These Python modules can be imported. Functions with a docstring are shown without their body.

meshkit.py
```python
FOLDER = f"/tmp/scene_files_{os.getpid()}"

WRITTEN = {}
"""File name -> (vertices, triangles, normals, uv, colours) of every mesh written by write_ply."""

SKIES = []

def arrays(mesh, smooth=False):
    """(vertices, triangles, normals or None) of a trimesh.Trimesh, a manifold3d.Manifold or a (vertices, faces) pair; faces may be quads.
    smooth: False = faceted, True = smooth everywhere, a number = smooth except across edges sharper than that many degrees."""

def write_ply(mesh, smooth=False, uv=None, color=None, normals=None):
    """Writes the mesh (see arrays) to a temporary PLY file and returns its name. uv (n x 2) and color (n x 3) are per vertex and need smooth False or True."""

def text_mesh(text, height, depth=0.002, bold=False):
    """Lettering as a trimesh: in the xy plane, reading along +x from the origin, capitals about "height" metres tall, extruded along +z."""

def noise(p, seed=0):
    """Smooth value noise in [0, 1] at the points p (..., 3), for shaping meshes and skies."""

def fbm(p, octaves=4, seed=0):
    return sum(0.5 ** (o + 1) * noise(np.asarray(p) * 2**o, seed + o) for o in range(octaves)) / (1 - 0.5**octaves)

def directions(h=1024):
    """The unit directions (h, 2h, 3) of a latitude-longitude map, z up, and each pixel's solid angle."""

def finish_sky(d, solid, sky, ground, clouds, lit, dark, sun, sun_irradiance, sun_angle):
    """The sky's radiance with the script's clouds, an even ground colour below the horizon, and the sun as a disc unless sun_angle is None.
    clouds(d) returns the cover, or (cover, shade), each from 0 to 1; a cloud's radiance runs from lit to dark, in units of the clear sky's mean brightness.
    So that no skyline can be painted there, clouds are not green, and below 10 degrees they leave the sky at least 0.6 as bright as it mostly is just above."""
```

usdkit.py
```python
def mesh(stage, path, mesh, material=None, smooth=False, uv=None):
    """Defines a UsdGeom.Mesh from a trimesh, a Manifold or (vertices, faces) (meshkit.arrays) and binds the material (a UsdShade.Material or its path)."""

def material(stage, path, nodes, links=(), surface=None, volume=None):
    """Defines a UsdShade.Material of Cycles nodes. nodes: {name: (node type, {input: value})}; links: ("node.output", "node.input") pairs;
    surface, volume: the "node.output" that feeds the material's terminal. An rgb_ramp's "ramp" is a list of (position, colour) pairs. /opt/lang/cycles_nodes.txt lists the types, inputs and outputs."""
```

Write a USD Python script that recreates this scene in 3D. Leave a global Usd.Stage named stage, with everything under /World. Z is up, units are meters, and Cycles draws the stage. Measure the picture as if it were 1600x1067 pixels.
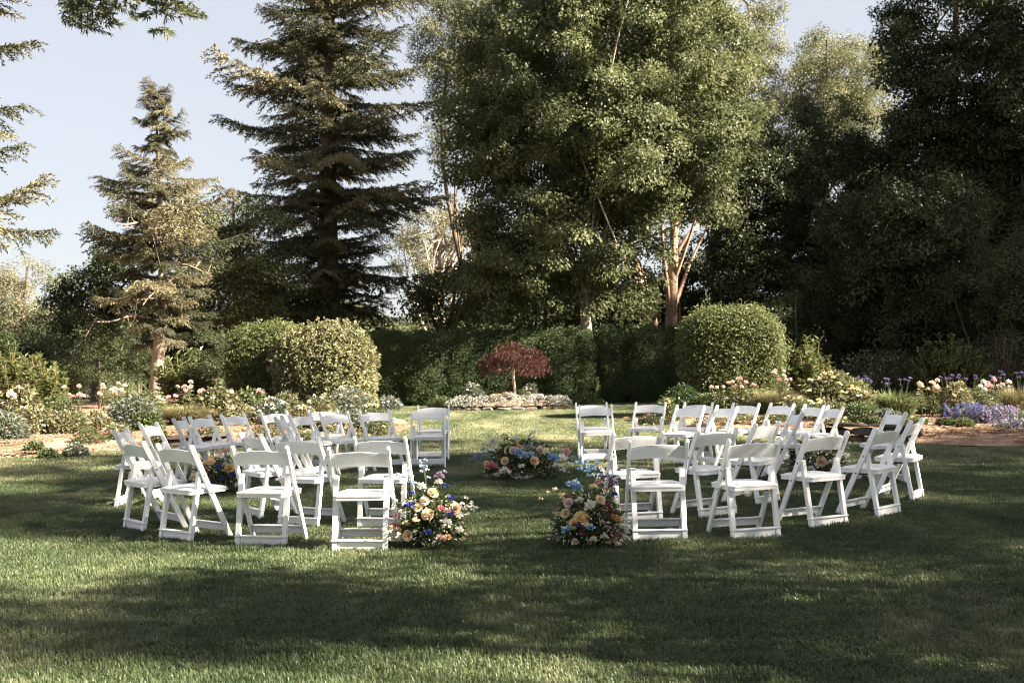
import math, numpy as np, trimesh, manifold3d as m3, usdkit, meshkit
from shapely import geometry as sg
from pxr import Usd, UsdGeom, UsdLux, UsdShade, Gf, Sdf, Vt

stage = Usd.Stage.CreateInMemory()
UsdGeom.Xform.Define(stage, '/World')
UsdGeom.Scope.Define(stage, '/World/Looks')

# ------------------------------------------------------------------ camera, sky, sun, exposure
CAM_H, FPX, HORIZON, ROLL = 1.4348, 1801.2, 562.17, math.radians(-0.861)
PITCH = math.atan((HORIZON - 533.5) / FPX)
FWD = np.array([0, math.cos(PITCH), math.sin(PITCH)])
UP0 = np.array([0, -math.sin(PITCH), math.cos(PITCH)])
RT0 = np.array([1.0, 0, 0])
RT = math.cos(ROLL) * RT0 + math.sin(ROLL) * UP0
UPV = -math.sin(ROLL) * RT0 + math.cos(ROLL) * UP0
EYE = np.array([0, 0, CAM_H])
cam = UsdGeom.Camera.Define(stage, '/World/camera')
cam.CreateHorizontalApertureAttr(36.0)
cam.CreateVerticalApertureAttr(24.0)
cam.CreateFocalLengthAttr(36.0 * FPX / 1600)
cam.CreateClippingRangeAttr((0.1, 2000.0))
cam.CreateExposureAttr(2.92)
cam.CreateFStopAttr(4.0)
cam.CreateFocusDistanceAttr(9.6)
cam.AddTransformOp().Set(Gf.Matrix4d(*RT, 0, *UPV, 0, *(-FWD), 0, *EYE, 1))

SUN_AZ, SUN_EL = math.radians(106), math.radians(33)
SUN_DIR = np.array([math.cos(SUN_EL) * math.sin(SUN_AZ), math.cos(SUN_EL) * math.cos(SUN_AZ), math.sin(SUN_EL)])
sky = UsdLux.DomeLight.Define(stage, '/World/sky')
SKYM = usdkit.material(stage, '/World/Looks/sky_light', {
    's': ('sky_texture', {'sky_type': 'single_scattering', 'sun_disc': False, 'sun_elevation': SUN_EL, 'sun_rotation': SUN_AZ, 'aerosol_density': 1.0, 'ozone_density': 1.0, 'air_density': 1.0}),
    'h': ('mix', {'mix_type': 'mix', 'fac': 0.87, 'color2': (1.93, 1.94, 2.03)}), 'b': ('background_shader', {'strength': 0.05})}, [('s.color', 'h.color1'), ('h.color', 'b.color')], surface='b.background')
UsdShade.MaterialBindingAPI.Apply(sky.GetPrim()).Bind(SKYM)
sky.GetPrim().SetCustomDataByKey('kind', 'structure')
sun = UsdLux.DistantLight.Define(stage, '/World/sun')
sun.CreateNormalizeAttr(True)
sun.CreateIntensityAttr(1.25)
sun.CreateAngleAttr(0.53)
sun.CreateColorAttr(Gf.Vec3f(1.0, 0.87, 0.70))
_z = SUN_DIR; _x = np.cross([0, 0, 1.0], _z); _x /= np.linalg.norm(_x); _y = np.cross(_z, _x)
sun.AddTransformOp().Set(Gf.Matrix4d(*_x, 0, *_y, 0, *_z, 0, 0, 0, 60, 1))

RNG = np.random.default_rng(20240611)

def ray(u, v):
    d = FWD * FPX + RT * (u - 800) - UPV * (v - 533.5)
    return d / d[1]
def at(u, v, Y):
    """world point seen at pixel u, v of the 1600 wide photograph, Y metres ahead"""
    return EYE + ray(u, v) * Y
def gp(u, v, z=0.0):
    d = ray(u, v)
    return EYE + d * ((z - CAM_H) / d[2])

# ------------------------------------------------------------------ helpers
NAMES = {}
def numbered(path):
    n = NAMES.get(path, 0); NAMES[path] = n + 1
    return path if n == 0 else f'{path}_{n:03d}'
def bind(prim, mat):
    UsdShade.MaterialBindingAPI.Apply(prim).Bind(mat)
def tag(p, label=None, cat=None, group=None, kind=None):
    p = p.GetPrim() if hasattr(p, 'GetPrim') else p
    for k, v in (('label', label), ('category', cat), ('group', group), ('kind', kind)):
        if v: p.SetCustomDataByKey(k, v)
    return p
def ppath(parent):
    return '/World' if parent is None else str(parent.GetPath())
def obj(name, mesh, mat, parent=None, smooth=False, kind=None, label=None):
    m = usdkit.mesh(stage, numbered(f'{ppath(parent)}/{name}'), mesh, mat, smooth=smooth)
    if kind or label: tag(m, label, None, None, kind)
    return m
def thing(name, label, cat, loc=(0, 0, 0), rotz=0.0, group=None):
    x = UsdGeom.Xform.Define(stage, numbered('/World/' + name))
    x.AddTranslateOp().Set(Gf.Vec3d(*map(float, loc)))
    if rotz: x.AddRotateZOp().Set(float(rotz))
    tag(x, label, cat, group)
    return x

class MB:
    """collects triangles for one mesh"""
    def __init__(s): s.v, s.f, s.n = [], [], 0
    def add(s, v, f):
        v = np.asarray(v, float).reshape(-1, 3); s.v.append(v); s.f.append(np.asarray(f, int) + s.n); s.n += len(v)
        return s
    def tm(s, t): return s.add(t.vertices, t.faces)
    def get(s): return np.vstack(s.v), np.vstack(s.f)

def unit(a): return a / np.maximum(np.linalg.norm(a, axis=-1, keepdims=True), 1e-9)

def tube(path, radii, sides=8, cap=True, rough=0.0, seed=0):
    path = np.asarray(path, float); radii = np.broadcast_to(np.asarray(radii, float), (len(path),))
    t = unit(np.gradient(path, axis=0))
    ref = np.array([0.13, 0.97, 0.21]) if abs(t[0] @ [0, 1, 0]) < 0.9 else np.array([1.0, 0.1, 0])
    a = unit(np.cross(t, ref)); b = np.cross(t, a)
    ang = np.linspace(0, 2 * np.pi, sides, endpoint=False)
    ring = a[:, None] * np.cos(ang)[None, :, None] + b[:, None] * np.sin(ang)[None, :, None]
    rr = radii[:, None]
    if rough: rr = rr * (1 + rough * (meshkit.fbm((path[:, None] + ring * radii[:, None, None]) * 3.0, 3, seed) - 0.5) * 2)
    v = path[:, None] + ring * np.broadcast_to(rr, ring.shape[:2])[..., None]
    n, k = len(path), sides
    i, j = np.meshgrid(np.arange(n - 1), np.arange(k), indexing='ij')
    p, q = (i * k + j).ravel(), (i * k + (j + 1) % k).ravel()
    f = np.vstack([np.stack([p, q, q + k], 1), np.stack([p, q + k, p + k], 1)])
    v = v.reshape(-1, 3)
    if cap:
        v = np.vstack([v, path[:1], path[-1:]]); c0, c1 = n * k, n * k + 1; jj = np.arange(k)
        f = np.vstack([f, np.stack([np.full(k, c0), (jj + 1) % k, jj], 1), np.stack([np.full(k, c1), (n - 1) * k + jj, (n - 1) * k + (jj + 1) % k], 1)])
    return v, f

def bez(p, n=12):
    """smooth curve through control points"""
    p = np.asarray(p, float); t = np.linspace(0, len(p) - 1, n); out = []
    q = np.vstack([2 * p[0] - p[1], p, 2 * p[-1] - p[-2]])
    for x in t:
        i = min(int(x), len(p) - 2); s = x - i; a, b, c, d = q[i:i + 4]
        out.append(0.5 * (2 * b + (c - a) * s + (2 * a - 5 * b + 4 * c - d) * s * s + (3 * b - a - 3 * c + d) * s ** 3))
    return np.array(out)

def leaves(base, d, nrm, L, W, fold=0.2, droop=0.15):
    """leaf cards: a folded rhombus per leaf (4 vertices, 2 triangles)"""
    base, d = np.asarray(base, float), unit(np.asarray(d, float)); N = len(base)
    L = np.broadcast_to(np.asarray(L, float), (N,))[:, None]; W = np.broadcast_to(np.asarray(W, float), (N,))[:, None]
    s = unit(np.cross(d, nrm)); n = np.cross(s, d)
    mid = base + d * L * 0.45
    tip = base + d * L; tip[:, 2] -= droop * L[:, 0]
    v = np.stack([base, mid + s * W / 2 + n * fold * W, tip, mid - s * W / 2 + n * fold * W], 1).reshape(-1, 3)
    k = np.arange(N)[:, None] * 4
    return v, np.vstack([k + [0, 1, 2], k + [0, 2, 3]])

def rbox(sx, sy, sz, c=0.004, at_=(0, 0, 0)):
    """box with chamfered edges, centred"""
    pts = []
    for ax in range(3):
        for s in np.ndindex(2, 2, 2):
            q = np.array([sx, sy, sz]) / 2 - c
            q[ax] += c
            pts.append((np.array(s) * 2 - 1) * q)
    h = trimesh.convex.convex_hull(np.array(pts)); h.apply_translation(at_)
    return h

# ------------------------------------------------------------------ materials
def M_(name, *a, **k): return usdkit.material(stage, '/World/Looks/' + name, *a, **k)
def leafmat(name, cols, trans=0.28, rough=0.5, spec=0.3, patch=0.6):
    """cols: ramp of 3 colours, chosen per leaf and per clump"""
    return M_(name, {
        'g': ('geometry', {}), 'o': ('object_info', {}),
        'n': ('noise_texture', {'scale': patch, 'detail': 2.0}),
        'a': ('math', {'math_type': 'multiply', 'value2': 0.5}), 'b': ('math', {'math_type': 'multiply', 'value2': 0.28}), 'c': ('math', {'math_type': 'multiply_add', 'value2': 0.5, 'value3': -0.12}),
        's': ('math', {'math_type': 'add'}), 's2': ('math', {'math_type': 'add'}),
        'r': ('rgb_ramp', {'ramp': [(0.05, cols[0]), (0.5, cols[1]), (0.95, cols[2])]}),
        'p': ('principled_bsdf', {'roughness': rough, 'specular_ior_level': spec}),
        't': ('translucent_bsdf', {}), 'tc': ('hsv', {'hue': 0.49, 'saturation': 1.1, 'value': 1.35}),
        'm': ('mix_closure', {'fac': trans})},
        [('g.position', 'n.vector'), ('g.random_per_island', 'a.value1'), ('o.random', 'b.value1'), ('n.fac', 'c.value1'), ('a.value', 's.value1'), ('b.value', 's.value2'), ('s.value', 's2.value1'), ('c.value', 's2.value2'),
         ('s2.value', 'r.fac'), ('r.color', 'p.base_color'), ('r.color', 'tc.color'), ('tc.color', 't.color'), ('p.BSDF', 'm.closure1'), ('t.BSDF', 'm.closure2')], surface='m.closure')
def barkmat(name, c1, c2, scale=6.0):
    return M_(name, {
        'g': ('geometry', {}), 'mp': ('mapping', {'scale': (1.0, 1.0, 0.22)}), 'n': ('noise_texture', {'scale': scale, 'detail': 6.0, 'roughness': 0.65}),
        'r': ('rgb_ramp', {'ramp': [(0.3, c1), (0.7, c2)]}), 'b': ('bump', {'strength': 0.7, 'distance': 0.03}), 'p': ('principled_bsdf', {'roughness': 0.85, 'specular_ior_level': 0.2})},
        [('g.position', 'mp.vector'), ('mp.vector', 'n.vector'), ('n.fac', 'r.fac'), ('r.color', 'p.base_color'), ('n.fac', 'b.height'), ('b.normal', 'p.normal')], surface='p.BSDF')
def flat(name, c, rough=0.5, var=0.12, scale=9.0, trans=0.0, spec=0.4):
    c = np.array(c)
    nodes = {'g': ('geometry', {}), 'n': ('noise_texture', {'scale': scale, 'detail': 3.0}),
             'r': ('rgb_ramp', {'ramp': [(0.3, tuple(c * (1 - var))), (0.7, tuple(np.minimum(c * (1 + var), 0.95)))]}),
             'p': ('principled_bsdf', {'roughness': rough, 'specular_ior_level': spec})}
    links = [('g.position', 'n.vector'), ('n.fac', 'r.fac'), ('r.color', 'p.base_color')]
    if not trans: return M_(name, nodes, links, surface='p.BSDF')
    nodes['t'] = ('translucent_bsdf', {}); nodes['m'] = ('mix_closure', {'fac': trans})
    return M_(name, nodes, links + [('r.color', 't.color'), ('p.BSDF', 'm.closure1'), ('t.BSDF', 'm.closure2')], surface='m.closure')

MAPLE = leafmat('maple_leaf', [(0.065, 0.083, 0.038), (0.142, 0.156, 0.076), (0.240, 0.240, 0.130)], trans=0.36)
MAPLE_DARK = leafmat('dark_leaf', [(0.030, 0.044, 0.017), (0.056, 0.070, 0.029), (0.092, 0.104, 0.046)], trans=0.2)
PALE_TREE = leafmat('pale_leaf', [(0.11, 0.118, 0.062), (0.185, 0.185, 0.10), (0.27, 0.25, 0.15)])
ROUND_LEAF = leafmat('round_tree_leaf', [(0.060, 0.075, 0.034), (0.120, 0.132, 0.062), (0.20, 0.195, 0.10)])
FAR_TREE = leafmat('far_leaf', [(0.14, 0.14, 0.085), (0.22, 0.21, 0.13), (0.31, 0.28, 0.18)])
SPRUCE = leafmat('spruce_needle', [(0.040, 0.048, 0.028), (0.100, 0.098, 0.055), (0.20, 0.175, 0.105)], trans=0.1, patch=0.35)
SPRUCE_TAN = leafmat('tan_spruce_needle', [(0.090, 0.090, 0.052), (0.20, 0.178, 0.105), (0.33, 0.275, 0.175)], trans=0.1, patch=0.35)
HEDGE = leafmat('hedge_leaf', [(0.032, 0.054, 0.020), (0.070, 0.100, 0.036), (0.145, 0.185, 0.070)], trans=0.2, patch=1.2)
BOX = leafmat('clipped_leaf', [(0.060, 0.078, 0.026), (0.125, 0.140, 0.052), (0.24, 0.24, 0.115)], patch=1.2)
VARIEG = leafmat('variegated_leaf', [(0.085, 0.095, 0.042), (0.22, 0.215, 0.115), (0.42, 0.385, 0.25)], patch=1.0)
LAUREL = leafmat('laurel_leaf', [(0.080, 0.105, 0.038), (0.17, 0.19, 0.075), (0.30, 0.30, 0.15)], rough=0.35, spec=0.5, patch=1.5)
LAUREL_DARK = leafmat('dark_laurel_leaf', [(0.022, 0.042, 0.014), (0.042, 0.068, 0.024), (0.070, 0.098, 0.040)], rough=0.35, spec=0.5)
GREENLEAF = leafmat('bed_leaf', [(0.055, 0.080, 0.032), (0.12, 0.145, 0.065), (0.22, 0.225, 0.12)], patch=2)
PALELEAF = leafmat('pale_bed_leaf', [(0.100, 0.110, 0.055), (0.190, 0.180, 0.100), (0.33, 0.29, 0.18)], patch=2)
GREYLEAF = leafmat('grey_bed_leaf', [(0.075, 0.095, 0.070), (0.140, 0.160, 0.120), (0.24, 0.25, 0.20)], patch=2)
WISPY = leafmat('wispy_grass', [(0.11, 0.11, 0.055), (0.19, 0.175, 0.085), (0.28, 0.24, 0.13)], patch=2)
REDMAPLE = leafmat('red_maple_leaf', [(0.040, 0.017, 0.014), (0.078, 0.029, 0.022), (0.165, 0.068, 0.044)], trans=0.25, patch=3)
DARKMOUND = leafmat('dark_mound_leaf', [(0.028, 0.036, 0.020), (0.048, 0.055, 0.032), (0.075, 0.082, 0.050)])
WILLOW = leafmat('willow_leaf', [(0.060, 0.075, 0.038), (0.115, 0.125, 0.062), (0.20, 0.195, 0.105)])
BARK = barkmat('bark', (0.075, 0.052, 0.036), (0.20, 0.15, 0.11))
BARK_GREY = barkmat('grey_bark', (0.13, 0.10, 0.08), (0.34, 0.28, 0.22))
BARK_PINK = barkmat('pinkish_bark', (0.20, 0.125, 0.085), (0.42, 0.29, 0.21))
BARK_PALE = barkmat('pale_bark', (0.22, 0.18, 0.14), (0.46, 0.39, 0.31))
TWIG = barkmat('twig', (0.10, 0.065, 0.035), (0.22, 0.15, 0.09), 20)
WHITE = M_('white_resin', {
    'g': ('geometry', {}), 'n': ('noise_texture', {'scale': 5.0, 'detail': 4.0}), 'r': ('rgb_ramp', {'ramp': [(0.3, (0.72, 0.725, 0.73)), (0.6, (0.80, 0.80, 0.80))]}),
    'n2': ('noise_texture', {'scale': 160.0, 'detail': 2.0}), 'b': ('bump', {'strength': 0.05, 'distance': 0.002}), 'n3': ('noise_texture', {'scale': 38.0, 'detail': 5.0, 'roughness': 0.7}), 'r3': ('rgb_ramp', {'ramp': [(0.60, (1.0, 1.0, 1.0)), (0.72, (0.62, 0.60, 0.55))]}), 'mu': ('mix', {'mix_type': 'multiply', 'fac': 1.0}),
    'p': ('principled_bsdf', {'roughness': 0.38, 'specular_ior_level': 0.4})},
    [('g.position', 'n.vector'), ('g.position', 'n2.vector'), ('n.fac', 'r.fac'), ('g.position', 'n3.vector'), ('n3.fac', 'r3.fac'), ('r.color', 'mu.color1'), ('r3.color', 'mu.color2'), ('mu.color', 'p.base_color'), ('n2.fac', 'b.height'), ('b.normal', 'p.normal')], surface='p.BSDF')
PAD = M_('white_vinyl', {
    'g': ('geometry', {}), 'n': ('noise_texture', {'scale': 7.0, 'detail': 3.0}), 'r': ('rgb_ramp', {'ramp': [(0.3, (0.76, 0.755, 0.75)), (0.6, (0.82, 0.815, 0.805))]}),
    'p': ('principled_bsdf', {'roughness': 0.45, 'specular_ior_level': 0.35})}, [('g.position', 'n.vector'), ('n.fac', 'r.fac'), ('r.color', 'p.base_color')], surface='p.BSDF')
BOLT = flat('dark_bolt', (0.06, 0.06, 0.065), 0.4)
def grassmat(name, dry): return M_(name, {
    'g': ('geometry', {}), 'mp': ('mapping', {'scale': (1.5, 0.45, 1.0)}), 'n': ('noise_texture', {'scale': 0.6, 'detail': 4.0, 'roughness': 0.6}), 'n2': ('noise_texture', {'scale': 5.0, 'detail': 2.0}),
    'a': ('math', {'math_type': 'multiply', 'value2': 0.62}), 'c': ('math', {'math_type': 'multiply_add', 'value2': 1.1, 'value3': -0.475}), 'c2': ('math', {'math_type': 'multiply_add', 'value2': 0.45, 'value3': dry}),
    's': ('math', {'math_type': 'add'}), 's2': ('math', {'math_type': 'add'}),
    'r': ('rgb_ramp', {'ramp': [(0.0, (0.040, 0.066, 0.027)), (0.3, (0.084, 0.115, 0.050)), (0.5, (0.20, 0.21, 0.115)), (0.72, (0.46, 0.435, 0.29)), (1.0, (0.64, 0.58, 0.42))]}),
    'p': ('principled_bsdf', {'roughness': 0.45, 'specular_ior_level': 0.35}), 't': ('translucent_bsdf', {}), 'm': ('mix_closure', {'fac': 0.3})},
    [('g.position', 'mp.vector'), ('mp.vector', 'n.vector'), ('g.position', 'n2.vector'), ('g.random_per_island', 'a.value1'), ('n.fac', 'c.value1'), ('n2.fac', 'c2.value1'), ('a.value', 's.value1'), ('c.value', 's.value2'), ('s.value', 's2.value1'), ('c2.value', 's2.value2'),
     ('s2.value', 'r.fac'), ('r.color', 'p.base_color'), ('r.color', 't.color'), ('p.BSDF', 'm.closure1'), ('t.BSDF', 'm.closure2')], surface='m.closure')
GRASSM = grassmat('grass_blade', -0.03)
GRASS_DRY_LIT = grassmat('dry_lit_grass_blade', 0.12)  # straw shift, also putting the sunlit look of far turf into its colour
SOIL = M_('lawn_soil', {
    'g': ('geometry', {}), 'n': ('noise_texture', {'scale': 0.55, 'detail': 4.0, 'roughness': 0.6}), 'n2': ('noise_texture', {'scale': 60.0, 'detail': 4.0}), 's': ('math', {'math_type': 'multiply_add', 'value2': 0.5, 'value3': 0.0}), 's2': ('math', {'math_type': 'multiply_add', 'value2': 0.5}),
    'r': ('rgb_ramp', {'ramp': [(0.3, (0.045, 0.060, 0.026)), (0.5, (0.080, 0.095, 0.042)), (0.7, (0.15, 0.15, 0.078))]}),
    'b': ('bump', {'strength': 0.6, 'distance': 0.02}), 'p': ('principled_bsdf', {'roughness': 0.9, 'specular_ior_level': 0.1})},
    [('g.position', 'n.vector'), ('g.position', 'n2.vector'), ('n2.fac', 's2.value1'), ('n.fac', 's.value1'), ('s.value', 's2.value3'), ('s2.value', 'r.fac'), ('r.color', 'p.base_color'), ('n2.fac', 'b.height'), ('b.normal', 'p.normal')], surface='p.BSDF')
MULCH = M_('mulch', {
    'g': ('geometry', {}), 'v': ('voronoi_texture', {'scale': 26.0}), 'n': ('noise_texture', {'scale': 4.0, 'detail': 5.0}), 's': ('math', {'math_type': 'multiply_add', 'value2': 0.45}), 'q': ('math', {'math_type': 'multiply', 'value2': 0.6}), 'bw': ('rgb_to_bw', {}),
    'r': ('rgb_ramp', {'ramp': [(0.2, (0.115, 0.072, 0.048)), (0.5, (0.26, 0.165, 0.110)), (0.8, (0.42, 0.30, 0.21))]}),
    'b': ('bump', {'strength': 0.4, 'distance': 0.015}), 'p': ('principled_bsdf', {'roughness': 0.9, 'specular_ior_level': 0.15})},
    [('g.position', 'v.vector'), ('g.position', 'n.vector'), ('v.color', 'bw.color'), ('n.fac', 'q.value1'), ('bw.val', 's.value1'), ('q.value', 's.value3'), ('s.value', 'r.fac'), ('r.color', 'p.base_color'), ('v.distance', 'b.height'), ('b.normal', 'p.normal')], surface='p.BSDF')
CHIP = leafmat('mulch_chip', [(0.13, 0.085, 0.058), (0.28, 0.185, 0.125), (0.46, 0.34, 0.25)], trans=0.0, rough=0.85, spec=0.15)
STONES = [flat(f'garden_stone{s}', c, 0.85, 0.4, 9, spec=0.2) for s, c in (('', (0.17, 0.14, 0.11)), ('_warm', (0.23, 0.17, 0.12)), ('_grey', (0.13, 0.118, 0.105)))]
WALLSTONE = [flat('wall_stone', (0.070, 0.060, 0.052), 0.9, 0.35, 12, spec=0.15), flat('wall_stone_brown', (0.095, 0.072, 0.055), 0.9, 0.35, 12, spec=0.15)]
FL = {k: flat('petal_' + k, c, 0.55, 0.14, 60, trans=0.25, spec=0.25) for k, c in dict(
    white=(0.74, 0.73, 0.66), alyssum=(0.50, 0.50, 0.46), cream=(0.76, 0.66, 0.46), peach=(0.85, 0.66, 0.46), yellow=(0.84, 0.64, 0.32), pink=(0.70, 0.44, 0.43), hot_pink=(0.54, 0.22, 0.28), blush=(0.78, 0.60, 0.52), navy=(0.05, 0.065, 0.26),
    sky_blue=(0.24, 0.40, 0.56), pale_blue=(0.36, 0.46, 0.62), violet=(0.12, 0.105, 0.25), cornflower=(0.06, 0.09, 0.30), magenta=(0.40, 0.02, 0.20), red=(0.50, 0.11, 0.09), lilac=(0.34, 0.27, 0.40), burgundy=(0.19, 0.05, 0.07), orange=(0.72, 0.46, 0.24), pale_yellow=(0.68, 0.60, 0.32)).items()}
CERAMIC = flat('white_ceramic', (0.76, 0.75, 0.73), 0.3, 0.04)
ARR_LEAF = leafmat('bouquet_leaf', [(0.040, 0.066, 0.025), (0.080, 0.110, 0.045), (0.15, 0.175, 0.08)], rough=0.4)

# ------------------------------------------------------------------ foliage clump shapes (shared, instanced)
SHAPES = stage.CreateClassPrim('/World/plant_shapes')
KINDS = {}
def shape_class(kind, meshes, mat):
    KINDS[kind] = []
    for k, m in enumerate(meshes):
        p = f'/World/plant_shapes/{kind}_{k}'
        usdkit.mesh(stage, p, m, mat); KINDS[kind].append(p)
def clump(rng, n, R, L, W, flatten=0.6, up=0.8, droop=0.25, twigs=True):
    p = unit(rng.normal(size=(n, 3))) * (rng.random(n) ** 0.45)[:, None]
    p[:, 2] *= flatten; p *= R
    d = unit(p) * 0.7 + rng.normal(size=(n, 3)) * 0.6; d[:, 2] -= droop
    nn = unit(p) * 0.5 + [0, 0, up] + rng.normal(size=(n, 3)) * 0.45
    mb = MB(); mb.add(*leaves(p, d, nn, L * rng.uniform(0.65, 1.25, n), W * rng.uniform(0.7, 1.2, n)))
    if twigs:
        for k in range(4):
            e = unit(rng.normal(size=3)) * R * 0.8; e[2] *= flatten
            mb.add(*tube(np.array([[0, 0, -R * 0.3], e * 0.5 + [0, 0, -R * .05], e]), [R * 0.022, R * 0.014, R * 0.006], 3, False))
    return mb.get()
r_ = np.random.default_rng(5)
shape_class('broad', [clump(r_, 220, 0.70, 0.112, 0.085, 0.42, 0.9, 0.45) for _ in range(5)], MAPLE)
shape_class('medium', [clump(r_, 190, 0.60, 0.092, 0.062) for _ in range(4)], PALE_TREE)
shape_class('fine', [clump(r_, 110, 0.30, 0.055, 0.034, 0.75, twigs=False) for _ in range(4)], HEDGE)
shape_class('varieg', [clump(r_, 80, 0.26, 0.075, 0.042, 0.7, twigs=False) for _ in range(4)], VARIEG)
def acer(rng):
    n = 100; p = rng.uniform(-1, 1, (n, 3)) * [0.30, 0.30, 0.07]
    d = p * [1, 1, 0] + rng.normal(size=(n, 3)) * 0.25; d[:, 2] -= 0.25
    return leaves(p, d, np.array([0, 0, 1.0]) + rng.normal(size=(n, 3)) * 0.35, rng.uniform(0.08, 0.14, n), rng.uniform(0.015, 0.03, n), 0.1, 0.3)
shape_class('acer', [acer(r_) for _ in range(3)], REDMAPLE)
def spruce_branch(rng, L=3.0):
    """drooping spruce branch along +x with side twigs and needles"""
    mb = MB(); t = np.linspace(0, 1, 9)
    axis = np.stack([t * L, 0.10 * np.sin(t * 3 + rng.uniform(0, 3)) * t * L * 0.5, -0.22 * L * t ** 1.6 + 0.16 * L * t ** 3.5], 1)
    mb.add(*tube(axis, np.linspace(0.028, 0.006, 9), 4, False))
    ax = lambda s: np.array([np.interp(s, t, axis[:, k]) for k in range(3)])
    B, D, Nn, Ls = [], [], [], []
    for s in np.arange(0.10, 1.0, 0.032):
        for side in (-1, 1):
            if rng.random() < 0.15: continue
            ln = (0.26 + 0.80 * min(1, s * 2.2) * (1 - s) ** 0.7) * rng.uniform(0.6, 1.2)
            ang = side * rng.uniform(0.7, 1.15)
            d = np.array([math.cos(ang), math.sin(ang), rng.uniform(-0.5, -0.02)]); o = ax(s)
            k = max(5, int(ln / 0.035)); q = np.linspace(0.05, 1, k)
            pts = o + d * (q * ln)[:, None]; pts[:, 2] -= 0.22 * ln * q ** 2
            for rep in range(3):
                B.append(pts); dd = d * 0.75 + rng.normal(size=(k, 3)) * 0.55; D.append(dd)
                Nn.append(rng.normal(size=(k, 3)) + [0, 0, 1]); Ls.append(rng.uniform(0.07, 0.14, k))
    B, D, Nn, Ls = np.vstack(B), np.vstack(D), np.vstack(Nn), np.concatenate(Ls)
    mb.add(*leaves(B, D, Nn, Ls, 0.032, 0.1, 0.1))
    return mb.get()
shape_class('sprig', [spruce_branch(r_) for _ in range(4)], SPRUCE)
def willow_spray(rng):
    mb = MB(); t = np.linspace(0, 1, 6)
    ax = np.stack([t * 0.32, 0.03 * np.sin(t * 4), -0.10 * t ** 1.5], 1)
    mb.add(*tube(ax, np.linspace(0.004, 0.0015, 6), 4, False)); n = 46; s = rng.uniform(0.08, 1, n)
    p = np.stack([np.interp(s, t, ax[:, k]) for k in range(3)], 1)
    d = np.stack([rng.uniform(0.1, 0.9, n), rng.normal(size=n) * 0.8, rng.uniform(-1.0, 0.35, n)], 1)
    mb.add(*leaves(p, d, rng.normal(size=(n, 3)) * 0.6 + [0, 0, 1], rng.uniform(0.06, 0.10, n), rng.uniform(0.014, 0.022, n)))
    return mb.get()
shape_class('willow', [willow_spray(r_) for _ in range(4)], WILLOW)
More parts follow.
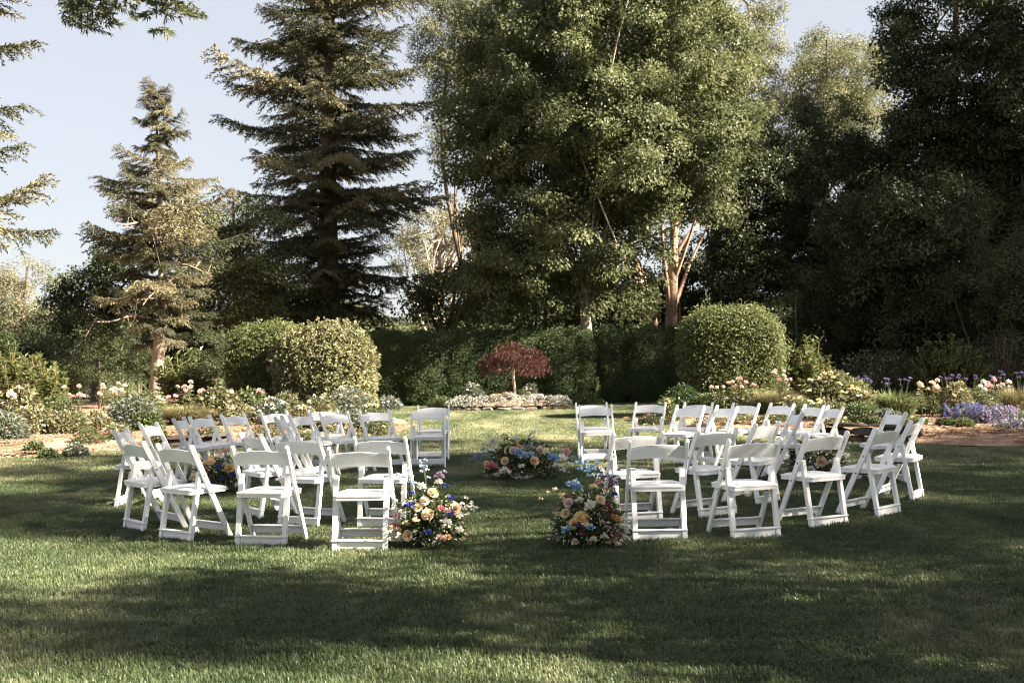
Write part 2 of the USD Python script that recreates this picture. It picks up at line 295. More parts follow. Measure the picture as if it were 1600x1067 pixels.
# grass tiles
def grass_tile(rng, size, n, L, W, segs):
    p = np.c_[rng.uniform(-size / 2, size / 2, (n, 2)), np.zeros(n)]
    a = rng.uniform(0, 2 * np.pi, n); lean = rng.uniform(0.1, 1.0, n) ** 1.3
    cl = meshkit.noise(p * [9, 9, 0] + rng.uniform(0, 50), 3)
    ln = L * rng.uniform(0.55, 1.25, n) * (0.75 + 0.5 * cl)
    h = np.c_[np.cos(a), np.sin(a), np.zeros(n)]; s = np.c_[-np.sin(a), np.cos(a), np.zeros(n)] * W / 2
    mid = p + h * (ln * lean * 0.3)[:, None] + np.c_[np.zeros((n, 2)), ln * 0.6]
    tip = p + h * (ln * lean * 0.95)[:, None] + np.c_[np.zeros((n, 2)), ln * (1.0 - 0.45 * lean)]
    if segs == 1:
        v = np.stack([p - s, p + s, tip], 1).reshape(-1, 3); k = np.arange(n)[:, None] * 3
        return v, k + [0, 1, 2]
    v = np.stack([p - s, p + s, mid + s * 0.8, mid - s * 0.8, tip], 1).reshape(-1, 3); k = np.arange(n)[:, None] * 5
    return v, np.vstack([k + [0, 1, 2], k + [0, 2, 3], k + [3, 2, 4]])
shape_class('turf_near', [grass_tile(r_, 0.5, 3200, 0.042, 0.0042, 2) for _ in range(4)], GRASSM)
shape_class('turf_far', [grass_tile(r_, 1.0, 4200, 0.042, 0.010, 1) for _ in range(4)], GRASS_DRY_LIT)
def chip_tile(rng):
    mb = MB()
    for k in range(260):
        c = np.r_[rng.uniform(-0.4, 0.4, 2), rng.uniform(0.0, 0.012)]; a = rng.uniform(0, 6.3); l, w = rng.uniform(0.015, 0.035), rng.uniform(0.006, 0.012)
        x = np.array([math.cos(a), math.sin(a), rng.uniform(-.3, .3)]) * l; y = np.array([-math.sin(a), math.cos(a), rng.uniform(-.3, .3)]) * w; z = np.array([0, 0, 0.006])
        mb.add([c - x - y, c + x - y, c + x + y, c - x + y, c + z], [[0, 1, 4], [1, 2, 4], [2, 3, 4], [3, 0, 4]])
    return mb.get()
shape_class('chips', [chip_tile(r_) for _ in range(3)], CHIP)

def scatter(parent, name, kind, pts, quats, scales, mat=None, stuff=True):
    """one part made of many clumps"""
    path = numbered(f'{ppath(parent)}/{name}')
    pi = UsdGeom.PointInstancer.Define(stage, path)
    ts = []
    for k, src in enumerate(KINDS[kind]):
        c = stage.DefinePrim(f'{path}/{kind}_shape_{k}'); c.GetReferences().AddInternalReference(src)
        if mat is not None: bind(c, mat)
        ts.append(c.GetPath())
    pi.CreatePrototypesRel().SetTargets(ts)
    n = len(pts)
    pi.CreateProtoIndicesAttr(Vt.IntArray.FromNumpy(RNG.integers(0, len(ts), n).astype(np.int32)))
    pi.CreatePositionsAttr(Vt.Vec3fArray.FromNumpy(np.asarray(pts, np.float32)))
    pi.CreateOrientationsAttr(Vt.QuathArray([Gf.Quath(float(q[0]), float(q[1]), float(q[2]), float(q[3])) for q in quats]))
    s = np.asarray(scales, float); s = np.repeat(s[:, None], 3, 1) if s.ndim == 1 else s
    pi.CreateScalesAttr(Vt.Vec3fArray.FromNumpy(s.astype(np.float32)))
    if stuff: tag(pi, kind='stuff')
    return pi
def quat_up(up, yaw):
    """rotation taking z to up after a turn by yaw about z"""
    up = unit(up); n = len(up)
    ax = np.cross(np.tile([0, 0, 1.0], (n, 1)), up); w = 1 + up[:, 2]
    q1 = np.c_[np.maximum(w, 1e-4), ax]; q1 = q1 / np.linalg.norm(q1, axis=1)[:, None]
    c, s = np.cos(yaw / 2), np.sin(yaw / 2)
    w1, x1, y1, z1 = q1.T
    return np.stack([w1 * c - z1 * s, x1 * c + y1 * s, y1 * c - x1 * s, z1 * c + w1 * s], 1)
def quat_yaw_pitch(yaw, pitch):
    """z turn by yaw after a tilt of the +x axis upwards by pitch"""
    cy, sy, cp, sp = np.cos(yaw / 2), np.sin(yaw / 2), np.cos(-pitch / 2), np.sin(-pitch / 2)
    return np.stack([cy * cp, -sy * sp, cy * sp, sy * cp], 1)

# ------------------------------------------------------------------ terrain, lawn, beds
LEFT_EDGE = [gp(*p)[:2] for p in ((-260, 733), (0, 717), (100, 712), (200, 704), (330, 694), (450, 687), (560, 681), (618, 676), (650, 668), (632, 657), (596, 648), (560, 641))]
RIGHT_EDGE = [gp(*p)[:2] for p in ((1900, 716), (1600, 700), (1430, 695), (1330, 690), (1230, 676), (1110, 668), (1010, 662), (990, 655), (1012, 646), (1068, 640))]
LEFT_BED = sg.Polygon(list(LEFT_EDGE) + [(-6.5, 42), (-40, 42), (-40, 16)]).buffer(0.15).buffer(-0.15)
RIGHT_BED = sg.Polygon(list(RIGHT_EDGE) + [(7.0, 40), (40, 40), (40, 16)]).buffer(0.15).buffer(-0.15)
from shapely import contains_xy, distance, points as spoints
def bed_depth(xy):
    xy = np.atleast_2d(xy); d = np.full(len(xy), -1.0)
    for P in (LEFT_BED, RIGHT_BED):
        ins = contains_xy(P, xy[:, 0], xy[:, 1])
        if ins.any(): d[ins] = distance(P.exterior, spoints(xy[ins]))
    return d
def ground_z(x, y):
    x, y = np.broadcast_arrays(np.asarray(x, float), np.asarray(y, float))
    far = np.clip((np.hypot(x, y) - 48) / 60, 0, 1)
    return 2.0 * far ** 2 + 0.02 * (meshkit.noise(np.stack([x * .15, y * .15, x * 0], -1), 2) - .5)
def bed_z(x, y):
    xy = np.stack(np.broadcast_arrays(np.asarray(x, float), np.asarray(y, float)), -1).reshape(-1, 2)
    d = bed_depth(xy)
    return ground_z(xy[:, 0], xy[:, 1]) + np.where(d >= 0, 0.02 + 0.16 * np.clip(d / 1.6, 0, 1) ** 0.7, 0.0)

gx = np.concatenate([np.linspace(-260, -45, 16), np.linspace(-40, 40, 81), np.linspace(45, 260, 16)])
gy = np.concatenate([np.linspace(-120, -14, 12), np.linspace(-10, 50, 61), np.linspace(56, 300, 20)])
GX, GY = np.meshgrid(gx, gy); nx = len(gx)
ii, jj = np.meshgrid(np.arange(len(gy) - 1), np.arange(nx - 1), indexing='ij'); k0 = (ii * nx + jj).ravel()
tag(obj('lawn_ground', (np.stack([GX, GY, ground_z(GX, GY)], -1).reshape(-1, 3), np.vstack([np.stack([k0, k0 + 1, k0 + nx + 1], 1), np.stack([k0, k0 + nx + 1, k0 + nx], 1)])), SOIL, smooth=True), 'mown green lawn with dry straw patches stretching across the garden', 'lawn', kind='structure')
BED_TXT = {'left': 'mulched flower bed curving behind the chairs below the variegated bush', 'right': 'raised mulched flower bed beyond the chairs below the dark woods'}
for side, P in (('left', LEFT_BED), ('right', RIGHT_BED)):
    Q = P.intersection(sg.box(-26, 14, 26, 41)).segmentize(0.6)
    inner = [p for p in np.stack(np.meshgrid(np.arange(-26, 26, 0.5), np.arange(14, 41, 0.5)), -1).reshape(-1, 2)]
    inner = np.array(inner)[contains_xy(Q.buffer(-0.12), *np.array(inner).T)]
    from scipy.spatial import Delaunay
    rim = np.array(Q.exterior.coords)[:-1]
    pts = np.vstack([rim, inner]); tri = Delaunay(pts).simplices
    cen = pts[tri].mean(1); tri = tri[contains_xy(Q.buffer(0.02), cen[:, 0], cen[:, 1])]
    z = bed_z(pts[:, 0], pts[:, 1]); z[:len(rim)] = ground_z(*rim.T) + 0.012
    z[len(rim):] += 0.05 * (meshkit.fbm(np.c_[inner * 0.9, inner[:, 0] * 0], 3, 4) - 0.5)
    tag(obj('flower_bed', (np.c_[pts, z], tri), MULCH, smooth=True), BED_TXT[side], 'flower bed', kind='structure')
# mulch chips near the bed edges in view
cp = []
for x, y in RNG.uniform([-14, 16], [14, 27], (1100, 2)):
    if abs(x) < 0.5 * y + 1: cp.append((x, y))
cp = np.array(cp); dd = bed_depth(cp); cp = cp[dd > 0.15]
tag(scatter(None, 'mulch_chips', 'chips', np.c_[cp, bed_z(cp[:, 0], cp[:, 1]) + 0.01], quat_up(np.tile([0, 0, 1.0], (len(cp), 1)), RNG.uniform(0, 6.28, len(cp))), RNG.uniform(0.7, 1.2, len(cp))), 'orange brown bark chips strewn over the flower beds', 'mulch', kind='stuff')

def turf(name, kind, step, ymin, ymax, label):
    xs = np.arange(-24, 24, step); ys = np.arange(ymin, ymax, step); P = np.stack(np.meshgrid(xs, ys), -1).reshape(-1, 2)
    P = P + RNG.uniform(-0.12, 0.12, P.shape) * step
    P = P[(np.abs(P[:, 0]) < 0.58 * P[:, 1] + 4.0) & (bed_depth(P) < 0.02)]
    out = (((P - [0.0, 33.6]) / [1.75, 0.85]) ** 2).sum(1) > 1
    P = P[out]
    yaw = RNG.integers(0, 4, len(P)) * (np.pi / 2) + RNG.uniform(-0.1, 0.1, len(P))
    sc = np.stack([np.full(len(P), 1.22)] * 2 + [RNG.uniform(0.8, 1.2, len(P))], 1)
    tag(scatter(None, name, kind, np.c_[P, ground_z(*P.T)], quat_up(np.tile([0, 0, 1.0], (len(P), 1)), yaw), sc), label, 'grass', kind='stuff')
turf('near_grass', 'turf_near', 0.5, 3.6, 14.4, 'short mown grass blades under and in front of the chairs')
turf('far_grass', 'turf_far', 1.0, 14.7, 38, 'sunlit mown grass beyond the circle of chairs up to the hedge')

# ------------------------------------------------------------------ trees
def crown_points(rng, lobes, density, shell=0.5, gap=0.36, gs=0.55, seed=0):
    """clump positions and outward directions in a crown made of ellipsoid lobes (centre, radii)"""
    P, N = [], []
    for c, r in lobes:
        c, r = np.array(c, float), np.array(r, float)
        n = int(density * (r[0] * r[1] + r[1] * r[2] + r[0] * r[2]) * 2.2)
        u = unit(rng.normal(size=(n, 3))); rad = (shell + (1 - shell) * rng.random(n) ** 0.6)[:, None]
        P.append(c + u * rad * r); N.append(unit(u / r))
    P, N = np.vstack(P), np.vstack(N)
    keep = meshkit.fbm(P * gs, 3, seed) > gap
    return P[keep], N[keep]
def lobes_of(rng, c, R, n, f=None, bottom=-0.95):
    """uneven crown: n lobes spread over an ellipsoid of radii R about c"""
    c, R = np.array(c, float), np.array(R, float); out = [(c, R * 0.62)]; f = f or ((0.30, 0.46) if n < 18 else (0.18, 0.36))
    k = np.arange(n) + 0.5; phi = np.arccos(1 - 2 * k / n); th = np.pi * (1 + 5 ** 0.5) * k + rng.uniform(0, 6.28)
    for p, t in zip(phi, th):
        d = np.array([np.cos(t) * np.sin(p), np.sin(t) * np.sin(p), max(np.cos(p), bottom)])
        f_ = rng.uniform(*f); out.append((c + d * R * rng.uniform(0.58, 0.86), np.maximum(R * f_, R.min() * f_ * 0.9)))
    return out
def foliage(parent, name, kind, P, N, rng, scale, mat=None, up=0.55):
    n = len(P); d = N * (1 - up) + [0, 0, up] + rng.normal(size=(n, 3)) * 0.28
    d[:, 2] = np.maximum(d[:, 2], -0.4)
    return scatter(parent, name, kind, P, quat_up(d, rng.uniform(0, 6.28, n)), scale * rng.uniform(0.7, 1.3, n), mat)
def limbs(rng, start, targets, r0, bend=0.25):
    mb = MB()
    for k, tgt in enumerate(targets):
        s0 = np.array(start(rng.uniform(0.25, 0.95)) if callable(start) else start)
        e = np.array(tgt); m = (s0 + e) / 2 + rng.normal(size=3) * bend * np.linalg.norm(e - s0) * 0.35; m[2] += 0.1 * np.linalg.norm(e - s0)
        r = r0 * rng.uniform(0.7, 1.1)
        mb.add(*tube(bez([s0, m, e], 8), np.linspace(r, r * 0.25, 8), 6, False))
    return mb
def tree(name, label, base, trunk, r0, lobes, kind, mat, seed, density=1.6, gap=0.36, scale=1.0, bark=None, nlimb=14, cat='tree', group=None, shell=0.5, limb_r=0.09, extra=None, up=0.72):
    """trunk: control points relative to base; lobes in world space"""
    rng = np.random.default_rng(seed); base = np.array(base, float); bark = bark or BARK
    t = thing(name, label, cat, base, group=group)
    path = bez(trunk, 14); rad = np.interp(np.linspace(0, 1, 14), [0, 0.06, 1], [r0 * 1.3, r0, r0 * 0.22])
    obj('trunk', tube(path, rad, 12, True, 0.10, seed), bark, t, smooth=60)
    P, N = crown_points(rng, lobes, density, shell, gap, seed=seed)
    start = lambda s: np.array([np.interp(s, np.linspace(0, 1, 14), path[:, k]) for k in range(3)])
    if nlimb:
        tg = P[rng.integers(0, len(P), nlimb)] - base
        lm = limbs(rng, start, tg, limb_r)
        obj('limbs', lm.get(), bark, t, smooth=60, kind='stuff')
    if extra is not None: extra(t, base, rng, bark)
    foliage(t, 'crown', kind, P - base, N, rng, scale, mat, up)
    return t
def px_lobe(u, v, Y, hw, hh, depth=1.0):
    """ellipsoid lobe covering a patch of the view at depth Y: half width and height in pixels"""
    c = at(u, v, Y); s = Y / FPX
    return c, np.array([hw * s, hw * s * depth, hh * s])
def ground_at(u, Y):
    x = at(u, 600, Y)[0]; return np.array([x, Y, float(ground_z(x, Y))])

# the tall maple growing through the hedge
def big_tree(name, label, u0, Y, boxes, r0, kind, mat, seed, lean=0.0, nl=12, **k):
    rng = np.random.default_rng(seed + 900); lob = []
    for b in boxes:
        c, R = px_lobe(*b[:2], Y + (b[5] if len(b) > 5 else 0), *b[2:4]); lob += lobes_of(rng, c, R, b[4] if len(b) > 4 else nl)
    base = ground_at(u0, Y); top = max(c[2] + 0.5 * R[2] for c, R in lob) - base[2]
    cx = np.mean([c[0] for c, R in lob]) - base[0]
    trunk = [(0, 0, -0.2), (lean * 0.3, 0.0, top * 0.25), (cx * 0.5 + lean, 0.15, top * 0.6), (cx, 0, top)]
    return tree(name, label, base, trunk, r0, lob, kind, mat, seed, **k)

big_tree('maple_tree', 'towering maple whose trunk rises through a gap in the dark hedge', 917, 37.6, [(945, 120, 225, 270, 40), (890, 390, 165, 125, 22), (1075, 290, 95, 85, 12), (800, 440, 95, 70, 9), (765, 230, 75, 150, 10)], 0.22, 'broad', MAPLE, 11, density=1.9, gap=0.40, scale=0.95, nlimb=40, limb_r=0.07, bark=BARK_PALE)
big_tree('tall_pale_tree', 'tall feathery pale green tree rising between the maple and the dark woods', 1120, 47, [(1130, 60, 100, 210, 18), (1105, 250, 90, 90, 8)], 0.26, 'medium', PALE_TREE, 12, density=1.8, gap=0.37, scale=0.95, nlimb=22, bark=BARK_PALE)
big_tree('far_pale_tree', 'sunlit pale tree with rounded top seen in the gap of sky beside the dark woods', 1285, 60, [(1305, 125, 88, 88, 19), (1225, 225, 75, 120, 10), (1345, 200, 62, 130, 10)], 0.3, 'medium', PALE_TREE, 13, density=1.6, gap=0.38, scale=1.15, nlimb=16)
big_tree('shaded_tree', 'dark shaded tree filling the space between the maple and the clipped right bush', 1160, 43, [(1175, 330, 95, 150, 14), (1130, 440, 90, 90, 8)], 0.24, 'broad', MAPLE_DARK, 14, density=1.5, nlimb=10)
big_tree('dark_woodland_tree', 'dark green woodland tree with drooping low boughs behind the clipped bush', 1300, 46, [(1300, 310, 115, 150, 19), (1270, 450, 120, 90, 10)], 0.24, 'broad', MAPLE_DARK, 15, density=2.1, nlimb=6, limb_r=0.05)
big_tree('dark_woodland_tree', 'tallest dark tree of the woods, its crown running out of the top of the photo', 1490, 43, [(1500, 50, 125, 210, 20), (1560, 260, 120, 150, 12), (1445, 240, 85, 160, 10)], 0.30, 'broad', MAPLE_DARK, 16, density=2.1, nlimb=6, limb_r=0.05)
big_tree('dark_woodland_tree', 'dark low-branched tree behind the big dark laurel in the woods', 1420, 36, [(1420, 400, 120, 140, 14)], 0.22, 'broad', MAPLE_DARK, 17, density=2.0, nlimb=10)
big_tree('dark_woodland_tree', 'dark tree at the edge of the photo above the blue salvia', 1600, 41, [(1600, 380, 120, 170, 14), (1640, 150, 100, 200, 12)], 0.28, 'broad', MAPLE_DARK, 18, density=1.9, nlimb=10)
big_tree('slender_tree', 'slender tree with wispy crown and crooked bare stem between spruce and maple', 742, 46, [(705, 75, 62, 120, 12), (760, 30, 70, 110, 8), (692, 225, 34, 50, 6), (790, 190, 60, 110, 7)], 0.13, 'medium', PALE_TREE, 19, density=3.0, gap=0.37, scale=0.8, nlimb=9, lean=-1.2, limb_r=0.045)
big_tree('far_pale_tree', 'bleached pale tree with bare grey branches seen low between spruce and maple', 680, 62, [(675, 385, 70, 75, 12), (720, 360, 50, 55, 6)], 0.2, 'medium', FAR_TREE, 20, density=1.1, gap=0.42, scale=1.1, nlimb=50, bark=BARK_PALE)
big_tree('round_tree', 'mid green round-headed tree between the two spruces', 375, 38.5, [(350, 385, 80, 90, 12), (410, 420, 60, 90, 9), (310, 470, 60, 70, 8), (390, 500, 70, 60, 8)], 0.18, 'medium', ROUND_LEAF, 21, density=2.4, gap=0.34, nlimb=16)
big_tree('shady_tree', 'dark shady tree right behind the leaning spruce trunk', 150, 42, [(140, 460, 62, 75, 12), (185, 430, 50, 60, 6)], 0.22, 'broad', MAPLE_DARK, 22, density=1.5, nlimb=10)
big_tree('distant_tree', 'distant sun-bleached tree at the far edge of the garden under open sky', 25, 62, [(25, 475, 62, 70, 12), (80, 465, 40, 55, 6)], 0.22, 'medium', FAR_TREE, 23, density=1.4, scale=1.15, nlimb=10)
big_tree('distant_tree', 'distant pale tree just outside the photo beyond the tall laurels', -90, 60, [(-90, 440, 85, 100, 12)], 0.25, 'medium', FAR_TREE, 24, density=1.2, scale=1.15, nlimb=8)
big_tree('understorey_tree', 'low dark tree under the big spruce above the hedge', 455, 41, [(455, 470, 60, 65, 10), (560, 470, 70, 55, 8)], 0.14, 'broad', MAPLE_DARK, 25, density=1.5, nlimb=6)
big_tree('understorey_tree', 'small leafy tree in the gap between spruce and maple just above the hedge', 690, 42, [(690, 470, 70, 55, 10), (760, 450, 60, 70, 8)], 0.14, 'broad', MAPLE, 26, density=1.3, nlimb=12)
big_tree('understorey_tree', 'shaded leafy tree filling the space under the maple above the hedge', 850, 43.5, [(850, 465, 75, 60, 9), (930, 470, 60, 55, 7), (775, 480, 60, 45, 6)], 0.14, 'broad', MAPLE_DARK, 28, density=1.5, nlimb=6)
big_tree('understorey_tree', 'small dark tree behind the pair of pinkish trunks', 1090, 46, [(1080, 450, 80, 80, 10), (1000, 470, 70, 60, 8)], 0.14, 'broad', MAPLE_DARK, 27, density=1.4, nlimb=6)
# pair of lit pinkish trunks behind the hedge
def shoots(t, base, rng, bark):
    mb = MB()
    for k in range(7):
        b = np.array([rng.uniform(-0.2, 0.6), rng.uniform(-.2, .2), 0]); e = b + [rng.uniform(-0.2, 0.9), rng.uniform(-.3, .3), rng.uniform(2.8, 4.8)]
        mb.add(*tube(bez([b, (b + e) / 2 + rng.normal(size=3) * 0.12, e], 7), np.linspace(0.05, 0.012, 7), 5, False))
    obj('sucker_shoots', mb.get(), bark, t, smooth=60, kind='stuff')
bs = ground_at(1024, 41)
tree('thick_trunk_tree', 'stout broken pinkish trunk behind the hedge, nearer the maple', bs, [(0, 0, -0.2), (0, 0, 1.8), (0.02, 0, 3.0)], 0.30, [px_lobe(1000, 350, 41.6, 45, 35)], 'broad', MAPLE, 31, density=1.0, bark=BARK_PINK, nlimb=4)
bs = ground_at(1050, 40.4)
tree('thick_trunk_tree', 'tall straight pinkish trunk with thin shoots behind the end of the hedge', bs, [(0, 0, -0.2), (0.0, 0, 2.2), (0.12, 0.1, 4.6), (0.3, 0.2, 7.0), (0.6, 0.3, 10)], 0.27, [px_lobe(1080, 300, 41.5, 60, 55), px_lobe(1100, 200, 41.5, 60, 60)], 'broad', MAPLE, 32, density=1.1, bark=BARK_PINK, nlimb=8, extra=shoots)

# conifers
def spruce(name, label, base, H, trunk, r0, profile, seed, mat=SPRUCE, nb=240, mats=None, dead=0, bark=None, z0=0.1, gaps=0.25, tier=0.55, rag=0.2):
    """profile: (height fraction, branch length) pairs"""
    rng = np.random.default_rng(seed); base = np.array(base, float); t = thing(name, label, 'spruce tree', base)
    path = bez(trunk, 16); zz = path[:, 2]
    obj('trunk', tube(path, np.interp(np.linspace(0, 1, 16), [0, 0.05, 1], [r0 * 1.25, r0, r0 * 0.10]), 12, True, 0.12, seed), bark or BARK, t, smooth=60)
    hp, lp = np.array(profile).T
    whorl = np.arange(z0 * H, H * 0.995, tier); P, Q, S, side = [], [], [], []
    for z in whorl:
        n = rng.integers(6, 10); a0 = rng.uniform(0, 6.28); f = z / H; long_ = 1 + rag * rng.normal() * 0.7
        for k in range(n):
            if rng.random() < gaps * (1 - 0.6 * f): continue
            zb = z + rng.normal() * 0.16; L = np.interp(zb / H, hp, lp) * rng.uniform(0.5, 1.2) * np.clip(long_ + rag * rng.normal() * 0.5, 0.45, 1.5)
            if L < 0.12: continue
            c = [np.interp(zb, zz, path[:, 0]), np.interp(zb, zz, path[:, 1]), zb]
            P.append(c); yaw = a0 + k * 6.283 / n + rng.normal() * 0.22
            pitch = rng.normal(0.06 + 0.5 * f ** 2, 0.17)
            Q.append((yaw, pitch)); S.append(L / 3.0)
    for k in range(16):   # bushy leader
        zb = H * (0.88 + 0.11 * k / 16); P.append([np.interp(zb, zz, path[:, 0]), np.interp(zb, zz, path[:, 1]), zb]); Q.append((k * 2.4, rng.uniform(0.6, 1.15))); S.append(H * 0.055 * rng.uniform(0.7, 1.1) / 3.0)
    P, Q, S = np.array(P), np.array(Q), np.array(S)
    sc = np.stack([S, np.clip(S * 1.15, np.minimum(0.55, S * 2.2), 1.5), np.clip(S, np.minimum(0.6, S * 2.2), 1.3)], 1)
    qs = quat_yaw_pitch(Q[:, 0], Q[:, 1])
    pick = rng.random(len(P)) < (0.5 if mats else 2)
    scatter(t, 'branches', 'sprig', P[pick], qs[pick], sc[pick], mat)
    if mats: scatter(t, 'branches', 'sprig', P[~pick], qs[~pick], sc[~pick], mats)
    for k in range(dead):
        zb = H * rng.uniform(0.28, 0.62); a = rng.uniform(-2.6, 2.6) if k % 3 else rng.choice([0.1, 3.0]); L = rng.uniform(0.9, 2.2)
        c = np.array([np.interp(zb, zz, path[:, 0]), np.interp(zb, zz, path[:, 1]), zb]); d = np.array([math.cos(a), math.sin(a) - 0.4, 0])
        mb = MB(); p = bez([c, c + d * L * 0.4 + [0, 0, 0.15], c + d * L * 0.75 + [0, 0, -0.05], c + d * L + [0, 0, rng.uniform(-.5, .3)]], 8)
        mb.add(*tube(p, np.linspace(0.04, 0.012, 8), 5, False))
        for j in range(3):
            q = p[rng.integers(3, 8)]; mb.add(*tube(np.array([q, q + rng.normal(size=3) * 0.15, q + rng.normal(size=3) * 0.35]), [0.014, 0.01, 0.005], 4, False))
        obj('dead_branch', mb.get(), BARK_GREY, t)
    return t
b = ground_at(518, 42)
spruce('spruce_tree', 'towering dark spruce behind the hedge left of the maple', b, 24.0, [(0, 0, -0.2), (-0.05, 0, 7), (0.1, 0, 15), (0.15, 0, 23.5)], 0.45,
       [(0, 2.4), (0.16, 2.9), (0.32, 3.35), (0.44, 3.4), (0.53, 2.9), (0.62, 2.6), (0.8, 1.6), (1, 0.3)], 41, mats=SPRUCE_TAN, z0=0.07, gaps=0.22, tier=0.35, rag=0.24)
b = ground_at(241, 34)
spruce('leaning_spruce', 'ragged smaller spruce with a bare pale trunk leaning over the flower bed', b, 9.7, [(0, 0, -0.2), (0.12, 0, 1.6), (0.25, 0.05, 3.6), (0.22, 0, 6.5), (0.10, 0, 9.4)], 0.22,
       [(0, 0.4), (0.26, 0.7), (0.34, 1.4), (0.5, 2.0), (0.66, 1.95), (0.80, 1.1), (0.90, 0.45), (0.95, 0.42), (1, 0.15)], 42, mats=SPRUCE_TAN, dead=8, bark=BARK_GREY, z0=0.25, gaps=0.28, tier=0.33, rag=0.4)
b = ground_at(-168, 22)
spruce('near_spruce', 'spruce outside the photo reaching its tan branch tips into the sky', b, 13.5, [(0, 0, -0.2), (0.05, 0, 6), (0, 0, 13.5)], 0.26,
       [(0, 2.0), (0.3, 2.2), (0.5, 2.2), (0.65, 2.0), (0.8, 1.35), (1, 0.2)], 43, mats=SPRUCE_TAN, z0=0.24, gaps=0.1, tier=0.4)
# dark bushy conifers behind the left bed
for (u, v, Y, hw, hh, lab) in ((155, 560, 33.5, 52, 66, 'big soft dark green bush directly behind the pink flowers beside the bare spruce trunk'), (105, 580, 35.5, 45, 55, 'low dark green bush between the tall laurels and the pink flowers'),
                               (215, 560, 37, 45, 70, 'dark bush peeping out close behind the bare spruce trunk'), (340, 570, 36, 50, 55, 'dark bush in the shade between laurel and clipped bush')):
    rng = np.random.default_rng(u); c, R = px_lobe(u, v, Y, hw, hh); lob = lobes_of(rng, c, R, 9); P, N = crown_points(rng, lob, 5.0, 0.6, 0.25, seed=u); base = ground_at(u, Y)
    t = thing('dark_bush', lab, 'bush', base)
    obj('stem', tube(np.array([[0, 0, -.1], [0.03, 0, c[2] * 0.5], [0, 0, c[2]]]), [0.06, 0.05, 0.02], 6), BARK, t)
    foliage(t, 'crown', 'medium', P - base, N, rng, 0.5, MAPLE_DARK)

# overhanging limb with narrow leaves, top of the photo
base = np.array([-7.2, 7.0, 0.0]); t = thing('overhanging_tree', 'near tree outside the photo dangling narrow-leaved sprays over the top edge of the sky', 'tree', base)
rng = np.random.default_rng(77)
tp = bez([(0, 0, -0.2), (0.1, 0, 2.5), (0.3, 0.2, 5), (0.2, 0.4, 8)], 12); obj('trunk', tube(tp, np.linspace(0.24, 0.05, 12), 10, True, 0.1), BARK, t, smooth=60)
lm, P, Q = MB(), [], []
for (u, v0, v1, n, Y) in ((80, -70, 4, 10, 9.2), (125, -60, 34, 34, 9.0), (150, -70, 14, 18, 9.3), (185, -70, 8, 14, 9.1), (232, -60, 22, 34, 8.9), (262, -70, 14, 20, 9.0), (245, -20, 54, 16, 8.9), (115, -20, 40, 14, 9.0)):
    e = at(u + 12, v1 + 8, Y) - base; s = at(u - 10, v0 - 150, Y - 0.3) - base
    lm.add(*tube(bez([(0.25, 0.2, 5.2), (0.25, 0.2, 5.2) + (s - (0.25, 0.2, 5.2)) * 0.6 + np.array([0, 0, .25]), s, e], 14), np.linspace(0.035, 0.004, 14), 5, False))
    for k in range(n):
        f = rng.uniform(0.0, 1.0) ** 0.8; p = s + (e - s) * (0.45 + 0.5 * f) + rng.normal(size=3) * [0.10, 0.10, 0.05]
        P.append(p); Q.append((rng.uniform(-3.1, 3.1), rng.uniform(-0.2, 0.7)))
for k in range(260):
    p = np.array([rng.normal() * 1.4, rng.normal() * 1.5, rng.uniform(5.6, 8.6)]); P.append(p); Q.append((rng.uniform(-3, 3), rng.uniform(-.8, .4)))
Q = np.array(Q); obj('limbs', lm.get(), BARK, t, smooth=60, kind='stuff')
sc = np.where(np.arange(len(P)) < len(P) - 260, 0.66, 1.6) * rng.uniform(0.75, 1.25, len(P))
scatter(t, 'crown', 'willow', P, quat_yaw_pitch(Q[:, 0], Q[:, 1]), sc, WILLOW)

# unseen trees shading lawn and woods, some of them added to cut skylight
SHADERS = [((21.0, 7.0), 14.0, 4.6, 6.2), ((15, 1.3), 12.0, 0.9, 1.3), ((22, 12.4), 13.5, 2.0, 4.4), ((9.5, 4.9), 5.2, 3.0, 2.4), ((19, -10.0), 12, 3.6, 4.5), ((33, 26), 12, 5, 6), ((36, 32), 14, 6.5, 7), ((29, 38), 13, 6, 7), ((24.5, 27.2), 9.5, 4.0, 5), ((19.5, 13.2), 7.4, 2.6, 2.4), ((-2, -13), 9, 6, 6.5), ((-17, 2), 9, 5, 6.5), ((-19, 11), 8, 4.5, 6), ((22, 33), 10.5, 4.4, 6)]
for k, ((x, y), zc, rh, rv) in enumerate(SHADERS):
    rng = np.random.default_rng(300 + k); lob = lobes_of(rng, (x, y, zc), (rh, rh, rv), 12)
    tree('shade_tree', ['broad tree outside the photo shading the ring of chairs', 'slim tree outside the photo casting a streak on the lawn', 'leafy tree outside the photo beside the raised bed', 'low tree outside the photo shading the foremost grass', 'tree behind the camera casting streaks on the lawn',
                        'woodland tree outside the photo beyond the raised bed', 'farthest woodland tree outside the photo', 'woodland tree outside the photo behind the dark mound', 'low woodland tree outside the photo beside the dark laurel', 'short tree outside the photo shading the lawn below the blue salvia', 'unseen tree added straight behind the camera to cut skylight', 'unseen tree added to cut skylight beside the lawn on the pale-bush side', 'unseen tree added to cut skylight before the near spruce', 'tall woodland tree just outside the photo beside the dark low-branched tree'][k],
         (x, y, 0), [(0, 0, -0.2), (0.1, 0, zc * 0.5), (0, 0, zc + rv * 0.6)], 0.28, lob, 'broad', MAPLE_DARK, 300 + k, density=1.15, gap=0.41 if k < 4 else 0.34, nlimb=8)
